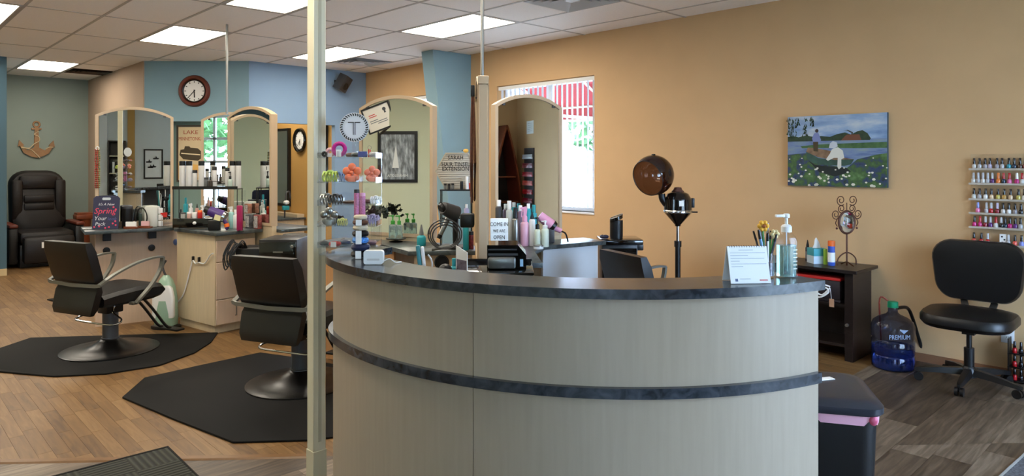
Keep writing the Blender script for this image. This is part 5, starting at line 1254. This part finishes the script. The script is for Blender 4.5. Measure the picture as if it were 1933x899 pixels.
# ---- hood dryer
Yh = 5.6; p = PD(1279, Yh, 0); t = thing('hood_dryer', 'glossy black hood hair dryer on a chrome stand against the tan wall', 'hood dryer', p, FR)
zz_ = lambda py: EYE-(py-HY)/F*Yh
for k in range(5):
    a = 2*PI*k/5+.2; MB().cyl((0, 0, .09), (.27*math.cos(a), .27*math.sin(a), .055), .018, .013, 8).cyl((.27*math.cos(a)-.01, .27*math.sin(a), .025), (.27*math.cos(a)+.01, .27*math.sin(a), .025), .025, n=12).obj('base_leg', M_black, t)
MB().cyl((0, 0, .05), (0, 0, zz_(465)), .022, n=16).cyl((0, 0, zz_(466)), (0, 0, zz_(455)), .029, n=16).obj('lower_tube', M_black, t); MB().cyl((0, 0, zz_(458)), (0, 0, zz_(424)), .013, n=14).obj('upper_tube', M_chrome, t)
MB().lathe([(.022, zz_(427)), (.024, zz_(424)), (.108, zz_(402)), (.112, zz_(400))], 32).obj('motor_cone', M_blackg, t); MB().lathe([(.113, zz_(402)), (.115, zz_(401)), (.115, zz_(397)), (.112, zz_(396))], 32).obj('chrome_band', M_chrome, t)
MB().lathe([(.112, zz_(397)), (.112, zz_(376)), (.104, zz_(374)), (.085, zz_(366)), (.05, zz_(362))], 32).obj('motor_housing', M_blackg, t); MB().lathe([(.045, zz_(364)), (.05, zz_(361)), (.035, zz_(358)), (.028, zz_(354)), (.01, zz_(353))], 24).obj('motor_cap', mat('smoked', (90,60,50), .15), t)
MB().box(.105, .13, -.03, .03, zz_(392), zz_(374), bev=.006).obj('control_box', M_black, t); MB().cyl((.105, -.03, zz_(400)), (.15, -.04, zz_(400)), .006, n=8).obj('lever', M_black, t); MB().prism([(-.015, zz_(388)), (.02, zz_(388)), (.02, zz_(378)), (-.015, zz_(378))], .111, .113, UP).obj('white_label', M_paper, t)
hcx = (1233-1279)/F*Yh; hz = zz_(331)
MB().tube(spline([(-.08, 0, zz_(388)), (-.1, 0, zz_(384)), (-.125, 0, zz_(375)), (-.13, 0, zz_(366))], 4), .028, 10, up=(0, 1, 0)).obj('arm', M_black, t)
# hood: open sphere shell facing left-front and down
ax = Vector((-.72, -.62, -.3)).normalized(); u1 = ax.orthogonal().normalized(); u2 = ax.cross(u1); c0 = Vector((hcx, 0, hz)); Rh = .164
v = []; f = []; n = 40; m_ = 16; amax = math.radians(118)
for R_ in (Rh, Rh-.006):
    for j in range(m_+1):
        a = amax*j/m_
        for i in range(n): q = 2*PI*i/n; v.append(c0-ax*R_*math.cos(a)+(u1*math.cos(q)+u2*math.sin(q))*R_*math.sin(a))
N = n*(m_+1)
for j in range(m_):
    for i in range(n):
        i2_ = (i+1) % n; f += [(j*n+i, j*n+i2_, (j+1)*n+i2_, (j+1)*n+i)]
for i in range(n): i2_ = (i+1) % n; f.append((m_*n+i, m_*n+i2_, N+m_*n+i2_, N+m_*n+i))
f = [q_ for q_ in f if max(q_) < N]
b = MB(); b._add(v[:N], f); b.obj('hood', clear_mat('smoked_hood', (112,88,76), .12), t)
b = MB(); b.tube([c0-ax*Rh*math.cos(amax)+(u1*math.cos(q)+u2*math.sin(q))*Rh*math.sin(amax) for q in [i*2*PI/40 for i in range(40)]], .004, 6, closed=True, up=ax); b.obj('hood_rim', M_black, t)
MB().cyl(c0+Vector((.0, 0, Rh-.004)), c0+Vector((.0, 0, Rh+.008)), .018, .014, 12).obj('hood_knob', M_black, t)

# ================================================================== DESK THINGS
ZK = 1.071
# ---- desk calendar
p = FZ(1417, 535.5, ZK); t = thing('desk_calendar', 'white spiral bound tent calendar on the reception desk', 'calendar', p, FR+math.radians(4))
w, h = .135, .118
def tent(y0, y1, z0, z1, th, m, nm, x0=-w/2, x1=w/2):
    b = MB(); n = Vector((0, z1-z0, -(y1-y0))).normalized()*-th*(1 if y1 > y0 else -1)
    b._add([(x0, y0, z0), (x1, y0, z0), (x1, y1, z1), (x0, y1, z1), (x0, y0+n.y, z0+n.z), (x1, y0+n.y, z0+n.z), (x1, y1+n.y, z1+n.z), (x0, y1+n.y, z1+n.z)], [(0,1,2,3), (7,6,5,4), (0,4,5,1), (1,5,6,2), (2,6,7,3), (3,7,4,0)]); return b.obj(nm, m, t, smooth=False)
pg = tent(0, .036, 0, h, .002, M_paper, 'front_page'); tent(.075, .039, 0, h, .002, mat('card_back', (200,200,196), .7), 'back_board')
for i in range(15):
    x = -w/2+.008+i*(w-.016)/14; MB().torus((0, 0, 0), .0042, .0009, 10, 5, TR(x, .0375, h-.001) @ Matrix.Rotation(PI/2, 4, 'Y')).obj('spiral_ring', M_dgrey, pg)
M_lp = mat('print_grey', (150,156,168), .7)
for i, (x0, x1) in enumerate(((-.03, .02), (-.06, .06), (-.06, .0), (-.06, .055), (-.06, -.03), (-.06, .06), (-.06, -.02))):
    f0 = .9-.075*i; tent(-.0026+.036*f0, -.0012+.036*(f0+.012), h*f0, h*(f0+.012), .0004, M_lp, 'print_line', x0, x1)
tent(-.0026+.036*.08, -.0012+.036*.11, h*.08, h*.11, .0004, M_red, 'red_mark', .03, .058); tent(-.0026+.036*.06, -.0012+.036*.17, h*.06, h*.17, .0004, mat('print_slate', (90,100,130), .7), 'logo_mark', -.052, -.043); tent(-.0026+.036*.12, -.0012+.036*.135, h*.12, h*.135, .0004, M_lp, 'print_line', -.036, .0)
# ---- pen cup
p = FZ(1446, 523, ZK); t = thing('pen_cup', 'glass jar full of pens beside the hand sanitizer', 'pen cup', p, FR)
MB().lathe([(.026, 0), (.027, .004), (.027, .085), (.0255, .085), (.0255, .006), (0, .005)], 24).obj('jar', M_acryl, t)
MB().lathe([(.0235, .006), (.0235, .05), (.0, .052)], 16).obj('marbles', mat('grey_beads', (96,98,110), .35, noise=.7, nscale=120), t)
PN = [((-.02, 0), (-.045, .0), .16, .0035, M_dgrey, 'dark grey pen leaning farthest left in the jar'), ((-.012, -.012), (-.03, -.01), .165, .0055, mat('pen_blue', (90,140,190), .35), 'light blue marker in the pen jar'), ((.0, .006), (-.012, .01), .17, .005, M_black, 'black pen in the middle of the jar'), ((.004, -.012), (.0, -.015), .155, .004, M_white, 'white pen in the pen jar'), ((.012, .004), (.02, .01), .16, .004, M_green, 'green pen in the pen jar'), ((.016, -.006), (.032, -.01), .15, .004, M_dgrey, 'dark pen leaning right in the jar'), ((.004, .012), (.012, .018), .185, .004, M_black, 'tall black brush pen in the jar')]
for (a, c), (d, e), L, r, m, lab in PN:
    q = thing('pen', lab, 'pen', p, FR, 'pens in the jar'); A = Vector((a*.7, c*.7, .054)); B = Vector((d, e, L)); MB().cyl(A, A+(B-A)*.72, r, n=8).obj('barrel', m, q); MB().cyl(A+(B-A)*.72, B, r*1.15, r*.9, 8).obj('pen_cap', M_black if m != M_black else M_steel, q)
q = thing('flower_pen', 'yellow flower topped pen in the jar', 'pen', p, FR, 'pens in the jar'); MB().cyl((-.006, .0, .054), (-.012, .0, .17), .003, n=8).obj('stem', M_green, q)
b = MB(); [b.ball((-.012+.013*math.cos(k*PI/3), -.004, .178+.013*math.sin(k*PI/3)), .0085, 8, 6) for k in range(6)]; b.obj('petals', mat('petal_yellow', (228,170,50), .6), q); MB().ball((-.012, -.011, .178), .007, 8, 6).obj('flower_centre', mat('petal_core', (150,80,30), .6), q)
q = thing('flower_pen', 'pale pink flower topped pen at the right of the jar', 'pen', p, FR, 'pens in the jar'); MB().cyl((.01, .0, .054), (.026, .0, .14), .003, n=8).obj('stem', M_green, q); b = MB(); [b.ball((.028+.01*math.cos(k*PI/3), -.004, .15+.01*math.sin(k*PI/3)), .0075, 8, 6) for k in range(6)]; b.obj('petals', mat('petal_pale', (228,206,150), .6), q)
# ---- hand sanitizer
p = FZ(1484, 523, ZK); t = thing('sanitizer_bottle', 'large clear hand sanitizer bottle with aqua gel and white pump', 'pump bottle', p, FR+math.radians(12))
def rl(z, w, d, r=.012): return [(x, y, z) for x, y in rrect(w, d, r, 4)]
b = MB(); b.loft([rl(0, .064, .044), rl(.003, .067, .047), rl(.125, .067, .047), rl(.14, .058, .042), rl(.152, .036, .032, .012), rl(.158, .03, .03, .012)]); b.obj('bottle', M_acryl, t)
M_gel = mat('aqua_gel', (176,218,212), .08, trans=.8, ior=1.34); b = MB(); b.loft([rl(.004, .061, .041), rl(.112, .061, .041)]); b.obj('gel', M_gel, t)
MB().lathe([(.018, .157), (.018, .176), (.013, .182), (.0055, .184), (.0055, .205), (.011, .207), (.011, .218), (.008, .221)], 18).obj('pump', M_white, t); MB().box(-.042, .0, -.006, .006, .209, .218, bev=.002).obj('pump_spout', M_white, t); MB().cyl((0, 0, .02), (0, 0, .17), .0025, n=6).obj('dip_tube', M_white, t)
for i in range(6): MB().box(.012-.001, .026, -.0242, -.0237, .03+i*.013, .033+i*.013).obj('label_print', M_paper, t)
# ---- white card stand
p = FZ(704, 500, ZK); t = thing('card_reader', 'small white rounded card reader stand beside the hair accessory rack', 'card reader', p, FR)
MB().prism([(x, .028+z) for x, z in rrect(.076, .054, .01)], 0, .03, TR(0, .03, 0) @ UP).obj('case', M_white, t); MB().prism([(x, .02+z) for x, z in rrect(.05, .008, .003)], .0301, .0305, TR(0, .03, 0) @ UP).obj('embossed_mark', mat('emboss', (206,202,198), .5), t)
MB().tube(spline([(.038, .02, .012), (.06, .025, .02), (.08, .04, .004), (.1, .06, .003)], 5), .002, 6).obj('cord', M_white, t)

# ---- clear acrylic hair accessory stand
YA = 3.03; pa_ = PD(661, YA, ZK); t = thing('accessory_stand', 'clear tiered acrylic stand of hair accessories with round T sign', 'display stand', pa_, FR)
zz = lambda py: EYE-(py-HY)/F*YA-ZK
TIER = [297, 343, 385, 424, 463]
for k, py in enumerate(TIER):
    z = zz(py); b = MB(); b.box(-.125, .125, -.07, .06, z-.004, z); b.box(-.125, .125, -.072, -.07, z-.004, z+.028); b.box(-.127, -.125, -.07, .06, z-.004, z+.02); b.box(.125, .127, -.07, .06, z-.004, z+.02)
    for x in (-.04, .042): b.box(x-.001, x+.001, -.07, .06, z, z+.026)
    b.obj('tray', M_acryl, t)
MB().box(-.125, .125, .06, .064, 0, zz(290)).obj('back_sheet', M_acryl, t); MB().box(-.12, .12, -.06, .06, 0, .006).obj('base_sheet', M_acryl, t)
MB().box(-.008, .008, .066, .07, zz(345), zz(262)).obj('sign_stem', M_acryl, t)
# round sign
zc = zz(239); xc = (662-661)/F*YA; R = .0655
sg = MB().lathe([(0, 0), (R, 0), (R, .004), (0, .004)], 48, M=TR(xc, .066, zc) @ Matrix.Rotation(PI/2, 4, 'X')).obj('round_sign', mat('sign_white', (206,210,214), .5), t)
b = MB()
for k in range(34):
    a = 2*PI*k/34; b.prism([(-.0062, -.002), (.0, -.0045), (.0065, -.001), (.0062, .0028), (.0, .001), (-.006, .0025)], .0041, .0052, TR(xc, .066, zc) @ UP @ Matrix.Rotation(a, 4, 'Z') @ TR(R-.0085, 0, 0) @ Matrix.Rotation(.35, 4, 'Z'))
b.obj('rope_border', M_ink, sg)
b = MB(); M_ = TR(xc, .066, zc) @ UP
for x0, x1, z0, z1 in ((-.028, -.0015, .02, .0235), (.0015, .028, .02, .0235), (-.0055, -.0025, -.034, .0235), (.0025, .0055, -.034, .0235)): b.prism([(x0, z0), (x1, z0), (x1, z1), (x0, z1)], .0041, .0052, M_)
b.obj('letter_mark', M_ink, sg)
def atk(px, tier, dy=0.0): q = PD(px, YA+dy, ZK); return Vector((q.x, q.y, ZK+zz(TIER[tier])+.0005))
RXm = Matrix.Rotation(PI/2, 4, 'X')
def scrunchie(lab, loc, m, R=.026, r=.011, tag_=True, flat=False, n=28):
    t = thing('hair_tie', lab, 'hair tie', loc, FR, 'hair ties on the accessory stand')
    M = TR(0, 0, r*1.12) if flat else TR(0, 0, R+r*1.12) @ RXm
    MB().torus((0, 0, 0), R, r, n, 8, M, wob=.12).obj('coil', m, t)
    if tag_:
        if flat: MB().box(-.012, .012, -R-r-.003, -R-r-.001, .0, r*2.4).obj('paper_tag', M_paper, t)
        else: MB().box(-.011, .011, -r-.004, -r-.002, .002, R*1.3).obj('paper_tag', M_paper, t)
    return t
def claw(lab, loc, m, s=1.0, flower=False):
    t = thing('hair_clip', lab, 'hair clip', loc, FR, 'hair clips on the accessory stand')
    b = MB()
    if flower:
        for k in range(5):
            a = PI/2+2*PI*k/5; b.ball((.02*s*math.cos(a), 0, .032*s+.02*s*math.sin(a)), (.0145*s, .009*s, .0145*s), 10, 7)
        b.obj('petals', m, t); MB().ball((0, -.007*s, .032*s), .007*s, 8, 6).obj('flower_centre', m, t); MB().box(-.012*s, .012*s, -.012*s, .014*s, 0, .02*s, bev=.003).obj('clip_base', m, t)
    else:
        for q in (-1, 1):
            for k in range(5):
                x = -.024*s+k*.012*s; b.tube(spline([(x, q*.003*s, .04*s), (x*1.05, q*.016*s, .028*s), (x*1.1, q*.014*s, .012*s), (x, q*.004*s, .002*s)], 3), .0032*s, 6)
            b.tube([(-.026*s, q*.006*s, .037*s), (.026*s, q*.006*s, .037*s)], .004*s, 6)
        b.obj('teeth', m, t); MB().box(-.008*s, .008*s, -.014*s, .014*s, .037*s, .046*s, bev=.002).obj('spring', m, t)
    return t
M_fu = mat('fuchsia', (176,20,120), .5); M_cor = mat('coral_clear', (236,120,80), .3); M_blk = mat('coil_black', (16,15,16), .35); M_brn = mat('coil_brown', (86,54,38), .4); M_prl = mat('coil_pearl', (200,186,160), .35); M_pw = mat('coil_pinkwhite', (216,170,176), .5, noise=.3, nscale=200); M_gw = mat('coil_greywhite', (170,166,160), .5, noise=.4, nscale=200)
M_maroon = mat('coil_maroon', (90,20,26), .45); M_bluew = mat('coil_bluewhite', (70,130,200), .4, noise=.6, nscale=160); M_navy = mat('coil_navy', (26,36,70), .4)
scrunchie('fuchsia coiled hair tie with tag on the top tray', atk(640, 0, -.02), M_fu, .025, .0085); scrunchie('pink and white coiled hair tie at the left of the top tray', atk(623, 0, .02), M_pw, .013, .008); scrunchie('black hair tie on the left edge of top tray', atk(612, 0, .0), M_blk, .0075, .0055, False, n=14)
scrunchie('stacked black flat hair tie in the middle of the top tray', atk(678, 0, .0), M_blk, .026, .009, False, True); scrunchie('brown flat hair tie behind the black one on top tray', atk(662, 0, .035), M_brn, .014, .009, False, True); scrunchie('grey white flat hair tie at the right of the top tray', atk(705, 0, .0), M_gw, .012, .010, False, True, 16)
tag(MB().box(-.02, .02, -.004, .004, 0, .024, bev=.002).obj('label_pack', mat('pack_blue', (60,66,130), .4), None, atk(684, 0, -.055), FR), 'small blue and white printed pack at the front of the top tray', 'pack')
t = thing('keyring', 'small red keyring hook above the right of the top tray', 'keyring', atk(697, 0, .045), FR); MB().torus((0, 0, 0), .008, .0012, 14, 5, TR(0, 0, .043) @ RXm).obj('ring', M_steel, t); MB().box(-.006, -.001, -.003, .003, 0, .035, bev=.001).box(.001, .006, -.003, .003, 0, .032, bev=.001).obj('red_fob', M_red, t)
claw('lime green claw clip at left of the second tray', atk(623, 1, -.03), mat('lime_clip', (186,206,90), .35), 1.1); claw('orange flower claw clip in the middle of second tray', atk(664, 1, -.05), M_cor, 1.22, True); claw('coral flower claw clip at right of the second tray', atk(702, 1, -.02), mat('coral2', (240,140,110), .3), 1.05, True)
claw('pale blue claw clip behind the lime clip on second tray', atk(640, 1, .03), mat('blue_clip', (110,140,190), .4), .9)
claw('silver claw clip at left of the third tray', atk(617, 2, .0), M_steel, 1.0); claw('dark metal claw clip beside the silver one on third tray', atk(633, 2, -.03), M_dgrey, 1.0)
scrunchie('dark brown headband coil in the middle of third tray', atk(659, 2, .01), M_brn, .024, .006, False, True); scrunchie('dark maroon hair tie at right of third tray', atk(692, 2, .0), M_maroon, .014, .009, False, True, 16); claw('white claw clip at the right end of third tray', atk(709, 2, -.02), M_white, .8)
for k, px in enumerate((673, 684)):
    bottle('tall pink glitter tube standing in the stand, %s one' % ('left' if k == 0 else 'right'), atk(px, 3, -.045), .012, .155 if k == 0 else .14, mat('pink_glitter', (206,120,160), .25, noise=.25, nscale=200), M_dgrey if k == 0 else M_pink, .1, 'full', name='glitter_tube', cat='tube')
claw('silver flower claw clip at left of the fourth tray', atk(621, 3, -.04), M_steel, 1.2, True); claw('black claw clip beside the silver flower clip on the fourth tray', atk(637, 3, .0), M_blk, .9); claw('lavender claw clip at right of the fourth tray', atk(703, 3, .0), mat('lavender_clip', (170,160,190), .4), 1.0); claw('pale yellow claw clip in the middle of fourth tray', atk(646, 3, -.05), mat('yellow_clip', (206,206,120), .4), .7)
scrunchie('red hair tie with white tag at left of the lowest tray', atk(632, 4, -.045), M_red, .016, .0095, True, True); scrunchie('black hair tie at the left end of the lowest tray', atk(612, 4, -.02), M_blk, .011, .009, False, True, 16); scrunchie('navy hair tie in the middle of the lowest tray', atk(650, 4, .02), M_navy, .018, .009, False, True); scrunchie('mauve hair tie at the right of the lowest tray', atk(700, 4, .0), mat('coil_mauve', (130,100,116), .4), .018, .009, False, True)
# front stack of hair ties on the worktop
for k, (m, R, r, lab) in enumerate(((M_blk, .026, .0135, 'black hair tie with white tag at the bottom of the front stack'), (M_navy, .026, .013, 'navy hair tie second from bottom of the front stack'), (M_bluew, .022, .012, 'blue and white hair tie in the middle of the front stack'), (M_blk, .022, .012, 'black hair tie fourth up in the front stack'), (M_prl, .021, .010, 'pearl hair tie near the top of the front stack'), (M_brn, .022, .010, 'brown hair tie below the top of the front stack'), (M_prl, .019, .009, 'cream hair tie on top of the front stack'))):
    zb = ZK+.001+sum(2.26*q[2] for q in ((0,0,.0135),(0,0,.013),(0,0,.012),(0,0,.012),(0,0,.010),(0,0,.010))[:k]); q = PD(680, 2.9, 0)
    scrunchie(lab, (q.x, q.y, zb), m, R, r, k in (0, 2, 3, 5), True)

# ---- waste bin beside the desk
bc = W(1.20, 2.60); t = thing('waste_bin', 'black waste bin with grey flat lid and pink liner beside the desk', 'waste bin', bc, FR+math.radians(-14))
def brow(z, w, d, yo=0): return [(x, y+yo, z) for x, y in rrect(w, d, .06, 5)]
b = MB(); b.loft([brow(0, .21, .30), brow(.01, .22, .31), brow(.575, .25, .36)]); b.obj('bin_body', M_black, t)
M_lid = mat('bin_lid', (44,46,54), .3); b = MB(); b.loft([brow(.59, .275, .395), brow(.597, .285, .405), brow(.617, .285, .405), brow(.632, .25, .36), brow(.636, .2, .3)]); b.obj('bin_lid', M_lid, t)
b = MB(); r0 = brow(.562, .26, .37); r1 = brow(.591, .264, .378)
r0 = [(x, y, z+.012*math.sin(i*1.7)) for i, (x, y, z) in enumerate(r0)]; b.loft([r0, r1], cap=False); b.obj('bin_liner', mat('pink_liner', (226,170,186), .35), t)
MB().ball((.1, -.185, .575), (.014, .01, .018), 8, 6).obj('liner_knot', mat('liner_knot', (206,90,120), .4), t)
o = MB().box(-.045, .045, -.015, .015, 0, .002).obj('lid_label', M_paper, t, (-.02, .06, .636), .5)

# ---- water jug and wand
p = FZ(1685, 694); t = thing('water_jug', 'large translucent blue water jug with green cap by the wall', 'water jug', p, FR)
M_jug = clear_mat('jug_blue', (168,178,208)); MB().lathe([(.12, 0), (.138, .012), (.14, .09), (.134, .1), (.14, .11), (.14, .2), (.132, .212), (.14, .224), (.142, .3), (.13, .335), (.095, .362), (.045, .385), (.032, .4), (.032, .44)], 40).obj('jug_body', M_jug, t)
MB().lathe([(.035, .432), (.036, .436), (.034, .472), (.03, .475)], 24).obj('jug_cap', mat('jug_cap_green', (28,140,96), .35), t); MB().lathe([(.13, .006), (.135, .09), (.129, .1), (.135, .11), (.135, .16), (0, .161)], 32).obj('water', mat('jug_water', (84,112,170), .05, trans=.75, ior=1.33), t)
text('jug_print', 'PREMIUM', .045, mat('jug_print', (150,170,200), .5), t, (-.03, -.1412, .25), sx=.8); MB().prism([(-.03, .3), (.03, .3), (0, .275)], .1415, .1422, UP).obj('jug_logo', MATS['jug_print'], t)
t = thing('vacuum_wand', 'black vacuum wand with hose leaning on the tan wall behind the jug', 'wand', (0, 0, 0)); a, c = PD(1712, 5.05, z=.41), PD(1744, 5.14, z=.035)
MB().tube(spline([PD(1694, 5.0, z=.42), a, PD(1722, 5.08, z=.33), PD(1733, 5.12, z=.18), c], 6), .012, 10).obj('wand_tube', M_black, t); MB().cyl(c+(Vector((0, 0, .07))), c+Vector((0, 0, .09)), .0145, n=10).obj('collar', M_steel, t); MB().cyl(c+Vector((0, 0, -.034)), c, .017, .014, 10).obj('tip', M_black, t)
tag(MB().tube(spline([PD(1676, 5.16, z=.44), PD(1660, 5.18, z=.452), PD(1662, 5.2, z=.2), PD(1664, 5.2, z=.012)], 5), .006, 8).obj('power_cord', mat('red_cord', (150,60,40), .5), None), 'thin red brown cord beside the water jug cap', 'cord')

# ---- on the side table
def OT(px, x=5.5, z=.681): q = ONX(px, 308, x); return Vector((x, q.y, z))
bottle('dark squeeze bottle with black tip at the left of the side table', OT(1524, 5.55), .017, .17, mat('dark_violet', (48,44,60), .4), M_black, .32, 'cone', name='squeeze_bottle', neck=.6, band=mat('grey_label', (130,126,130), .5))
t = thing('tissue_box', 'teal and white cube tissue box on the side table', 'tissue box', OT(1541, 5.5), FR+.1); MB().box(-.052, .052, -.052, .052, 0, .06).obj('box_lower', mat('tissue_white', (196,214,226), .6), t); MB().box(-.0521, .0521, -.0521, .0521, .06, .118, bev=.002).obj('box_upper', mat('tissue_teal', (70,160,172), .6), t)
b = MB(); b.loft([[(.035*math.cos(a), .012*math.sin(a), .118) for a in [i*PI/5 for i in range(10)]], [(.028*math.cos(a)+.002, .016*math.sin(a+.6), .15) for a in [i*PI/5 for i in range(10)]], [(.012*math.cos(a)-.004, .007*math.sin(a), .185) for a in [i*PI/5 for i in range(10)]], [(.002*math.cos(a)-.004, .002*math.sin(a), .2) for a in [i*PI/5 for i in range(10)]]]); b.obj('tissue', M_paper, t)
bottle('slim lime green can beside the tissue box', OT(1557.5, 5.47), .014, .12, M_lime, M_lime, .1, 'full', name='can', cat='can')
bottle('blue aerosol can with orange cap on the side table', OT(1569, 5.45), .026, .19, mat('can_blue', (60,90,180), .35), M_orange, .22, 'full', name='aerosol_can', cat='can', band=M_paper)
t = thing('vanity_mirror', 'oval vanity mirror on a scrolled rust wire stand', 'mirror', OT(1598, 5.53), FR+math.radians(14)); s = .0042
def Z(y): return (500-y)*s
def spir(cx, cz, r0, turns, a0, dr): return [(cx+(r0-dr*i/20/turns)*math.cos(a0+turns*2*PI*i/20*1), 0, cz+(r0-dr*i/20/turns)*math.sin(a0+turns*2*PI*i/20)) for i in range(21)]
MB().tube([(0, 0, 0), (0, 0, Z(442))], .006, 8, up=(0, 1, 0)).obj('stem', M_wire, t); MB().tube(spline([(-.085, .0, .004), (-.08, 0, .05), (-.045, 0, .085), (0, 0, .1), (.045, 0, .085), (.08, 0, .05), (.085, 0, .004)], 4), .005, 8, up=(0, 1, 0)).obj('foot_arch', M_wire, t); MB().tube([(0, -.07, .005), (0, 0, .03), (0, .06, .005)], .005, 6).obj('foot_bar', M_wire, t)
zc = Z(421); oval = [(.07*math.cos(a), 0, zc+.085*math.sin(a)) for a in [i*2*PI/32 for i in range(32)]]
MB().tube(oval, .009, 8, closed=True, up=(0, 1, 0)).obj('mirror_rim', M_wire, t); MB().prism([(x*.96, z) for x, y, z in oval], -.003, .003, UP).obj('mirror_glass', M_mirror, t)
for q in (-1, 1):
    for cx, cz, r0 in ((.052, zc+.17, .042), (.047, zc+.105, .034), (.098, zc+.062, .038)):
        pts = [(q*(cx+(r0*(1-.72*i/26))*math.cos(-2.2+i*.36)), 0, cz+(r0*(1-.72*i/26))*math.sin(-2.2+i*.36)) for i in range(27)]
        MB().tube(pts, .0035, 6, up=(0, 1, 0)).obj('scroll', M_wire, t)
    MB().tube(spline([(q*.07, 0, zc+.05), (q*.1, 0, zc), (q*.085, 0, zc-.03)], 4), .0035, 6, up=(0, 1, 0)).obj('side_wire', M_wire, t); MB().ball((q*.09, 0, zc-.045), .009, 8, 6).obj('bead', M_mwood, t)
MB().tube([(0, 0, zc+.08), (0, 0, zc+.15)], .0035, 6, up=(0, 1, 0)).obj('centre_wire', M_wire, t)
# under the table top
tx = XR-.01
t = thing('red_folder', 'red folder lying on the side table shelf', 'folder', (tx-.3, 2.15, .419)); MB().box(-.07, .12, -.1, .3, 0, .02, bev=.003).box(-.065, .115, -.095, .29, .022, .16, bev=.003).obj('stack', mat('dark_binder', (40,30,32), .5), t); MB().box(-.072, .122, -.102, .302, .162, .185, bev=.004).obj('red_cover', M_red, t)
t = thing('white_cable', 'coiled white cable with brown tag hanging from the side table shelf', 'cable', (tx-.41, 2.17, .44)); b = MB(); b.tube(spline([(0, -.06, .1), (-.005, .02, .115), (0, .09, .09), (0, .1, .04), (0, .02, .01), (0, -.05, .06), (-.004, -.02, .09), (0, .05, .06), (0, .0, .03), (0, -.06, .09)], 5), .006, 8, up=(1, 0, 0)); b.obj('coil', M_white, t); MB().box(-.004, .0, -.09, -.055, -.05, .01).obj('paper_tag', mat('brown_tag', (170,130,100), .7), t); MB().cyl((-.002, -.07, .01), (0, -.062, .09), .0015, n=5).obj('tag_string', M_white, t)

# ---- rugs
M_rug = bpy.data.materials.new('ribbed_mat'); M_rug.use_nodes = True; nt = M_rug.node_tree; bs = nt.nodes['Principled BSDF']; bs.inputs['Roughness'].default_value = .95
g = nt.nodes.new('ShaderNodeTexCoord'); mp = nt.nodes.new('ShaderNodeMapping'); mp.inputs['Scale'].default_value = (1, 1, 1); nt.links.new(g.outputs['Object'], mp.inputs[0])
ck = nt.nodes.new('ShaderNodeTexChecker'); ck.inputs['Scale'].default_value = 5; nt.links.new(mp.outputs[0], ck.inputs['Vector'])
wv = [nt.nodes.new('ShaderNodeTexWave') for _ in (0, 1)]
for k, wq in enumerate(wv): wq.bands_direction = 'XY'[k]; wq.inputs['Scale'].default_value = 11; nt.links.new(mp.outputs[0], wq.inputs['Vector'])
mx = nt.nodes.new('ShaderNodeMix'); nt.links.new(ck.outputs['Fac'], mx.inputs[0]); nt.links.new(wv[0].outputs['Fac'], mx.inputs[2]); nt.links.new(wv[1].outputs['Fac'], mx.inputs[3])
rp = nt.nodes.new('ShaderNodeValToRGB'); rp.color_ramp.elements[0].color = rgb(24, 26, 22); rp.color_ramp.elements[1].color = rgb(56, 58, 50); nt.links.new(mx.outputs[0], rp.inputs[0]); nt.links.new(rp.outputs[0], bs.inputs['Base Color'])
bpn = nt.nodes.new('ShaderNodeBump'); bpn.inputs['Distance'].default_value = .006; nt.links.new(mx.outputs[0], bpn.inputs['Height']); nt.links.new(bpn.outputs[0], bs.inputs['Normal'])
a0, a1, a2 = FZ(316, 847), FZ(116, 899), FZ(377, 899)
e1 = (a1-a0).normalized(); e2 = Vector((-e1.y, e1.x, 0)); e2 = e2 if e2.dot(a2-a0) > 0 else -e2
L = lambda u, v: tuple((a0+e1*u+e2*v).to_2d()-a0.to_2d())
t = thing('door_mat', 'dark ribbed door mat corner at the bottom left of the floor', 'door mat', (a0.x, a0.y, 0)); b = MB(); b.prism([L(0, 0), L(1.2, 0), L(1.2, .75), L(0, .75)], .001, .009, bev=.002); o = b.obj('mat_pile', M_rug, t)
b = MB(); b.sweep([L(u, v)+(.005,) for u, v in ((0, 0), (1.2, 0), (1.2, .75), (0, .75))], [(-.012, -.004), (.012, -.004), (.008, .006), (-.008, .006)], closed=True); b.obj('rubber_border', M_mat, t)
q0, q1 = FZ(1893, 899), FZ(1933, 862); d = (q1-q0).normalized(); n = Vector((d.y, -d.x, 0))
t = thing('area_rug', 'grey speckled rug corner at the bottom right of the floor', 'rug', (q0.x, q0.y, 0)); o0 = -d*.6; pts = [o0, o0+d*1.9, o0+d*1.9+n*.9, o0+n*.9]
MB().prism([tuple(v.to_2d()) for v in pts], .001, .010, bev=.002).obj('rug_pile', mat('rug_grey', (92,96,104), .95, noise=.5, nscale=70, bump=.3, bscale=300), t); MB().sweep([Vector(v)+Vector((0, 0, .005)) for v in pts], [(-.008, -.004), (.008, -.004), (.006, .007), (-.006, .007)], closed=True).obj('rug_binding', mat('rug_edge', (150,150,146), .9), t)
tag(MB().tube(spline([PD(604, 3.42, .006), PD(609, 3.28, .006), PD(611, 3.03, .006), PD(604, 2.92, .006)], 6), .004, 6).obj('power_cord', M_black, None), 'thin black cord at the foot of the cream post', 'cord')
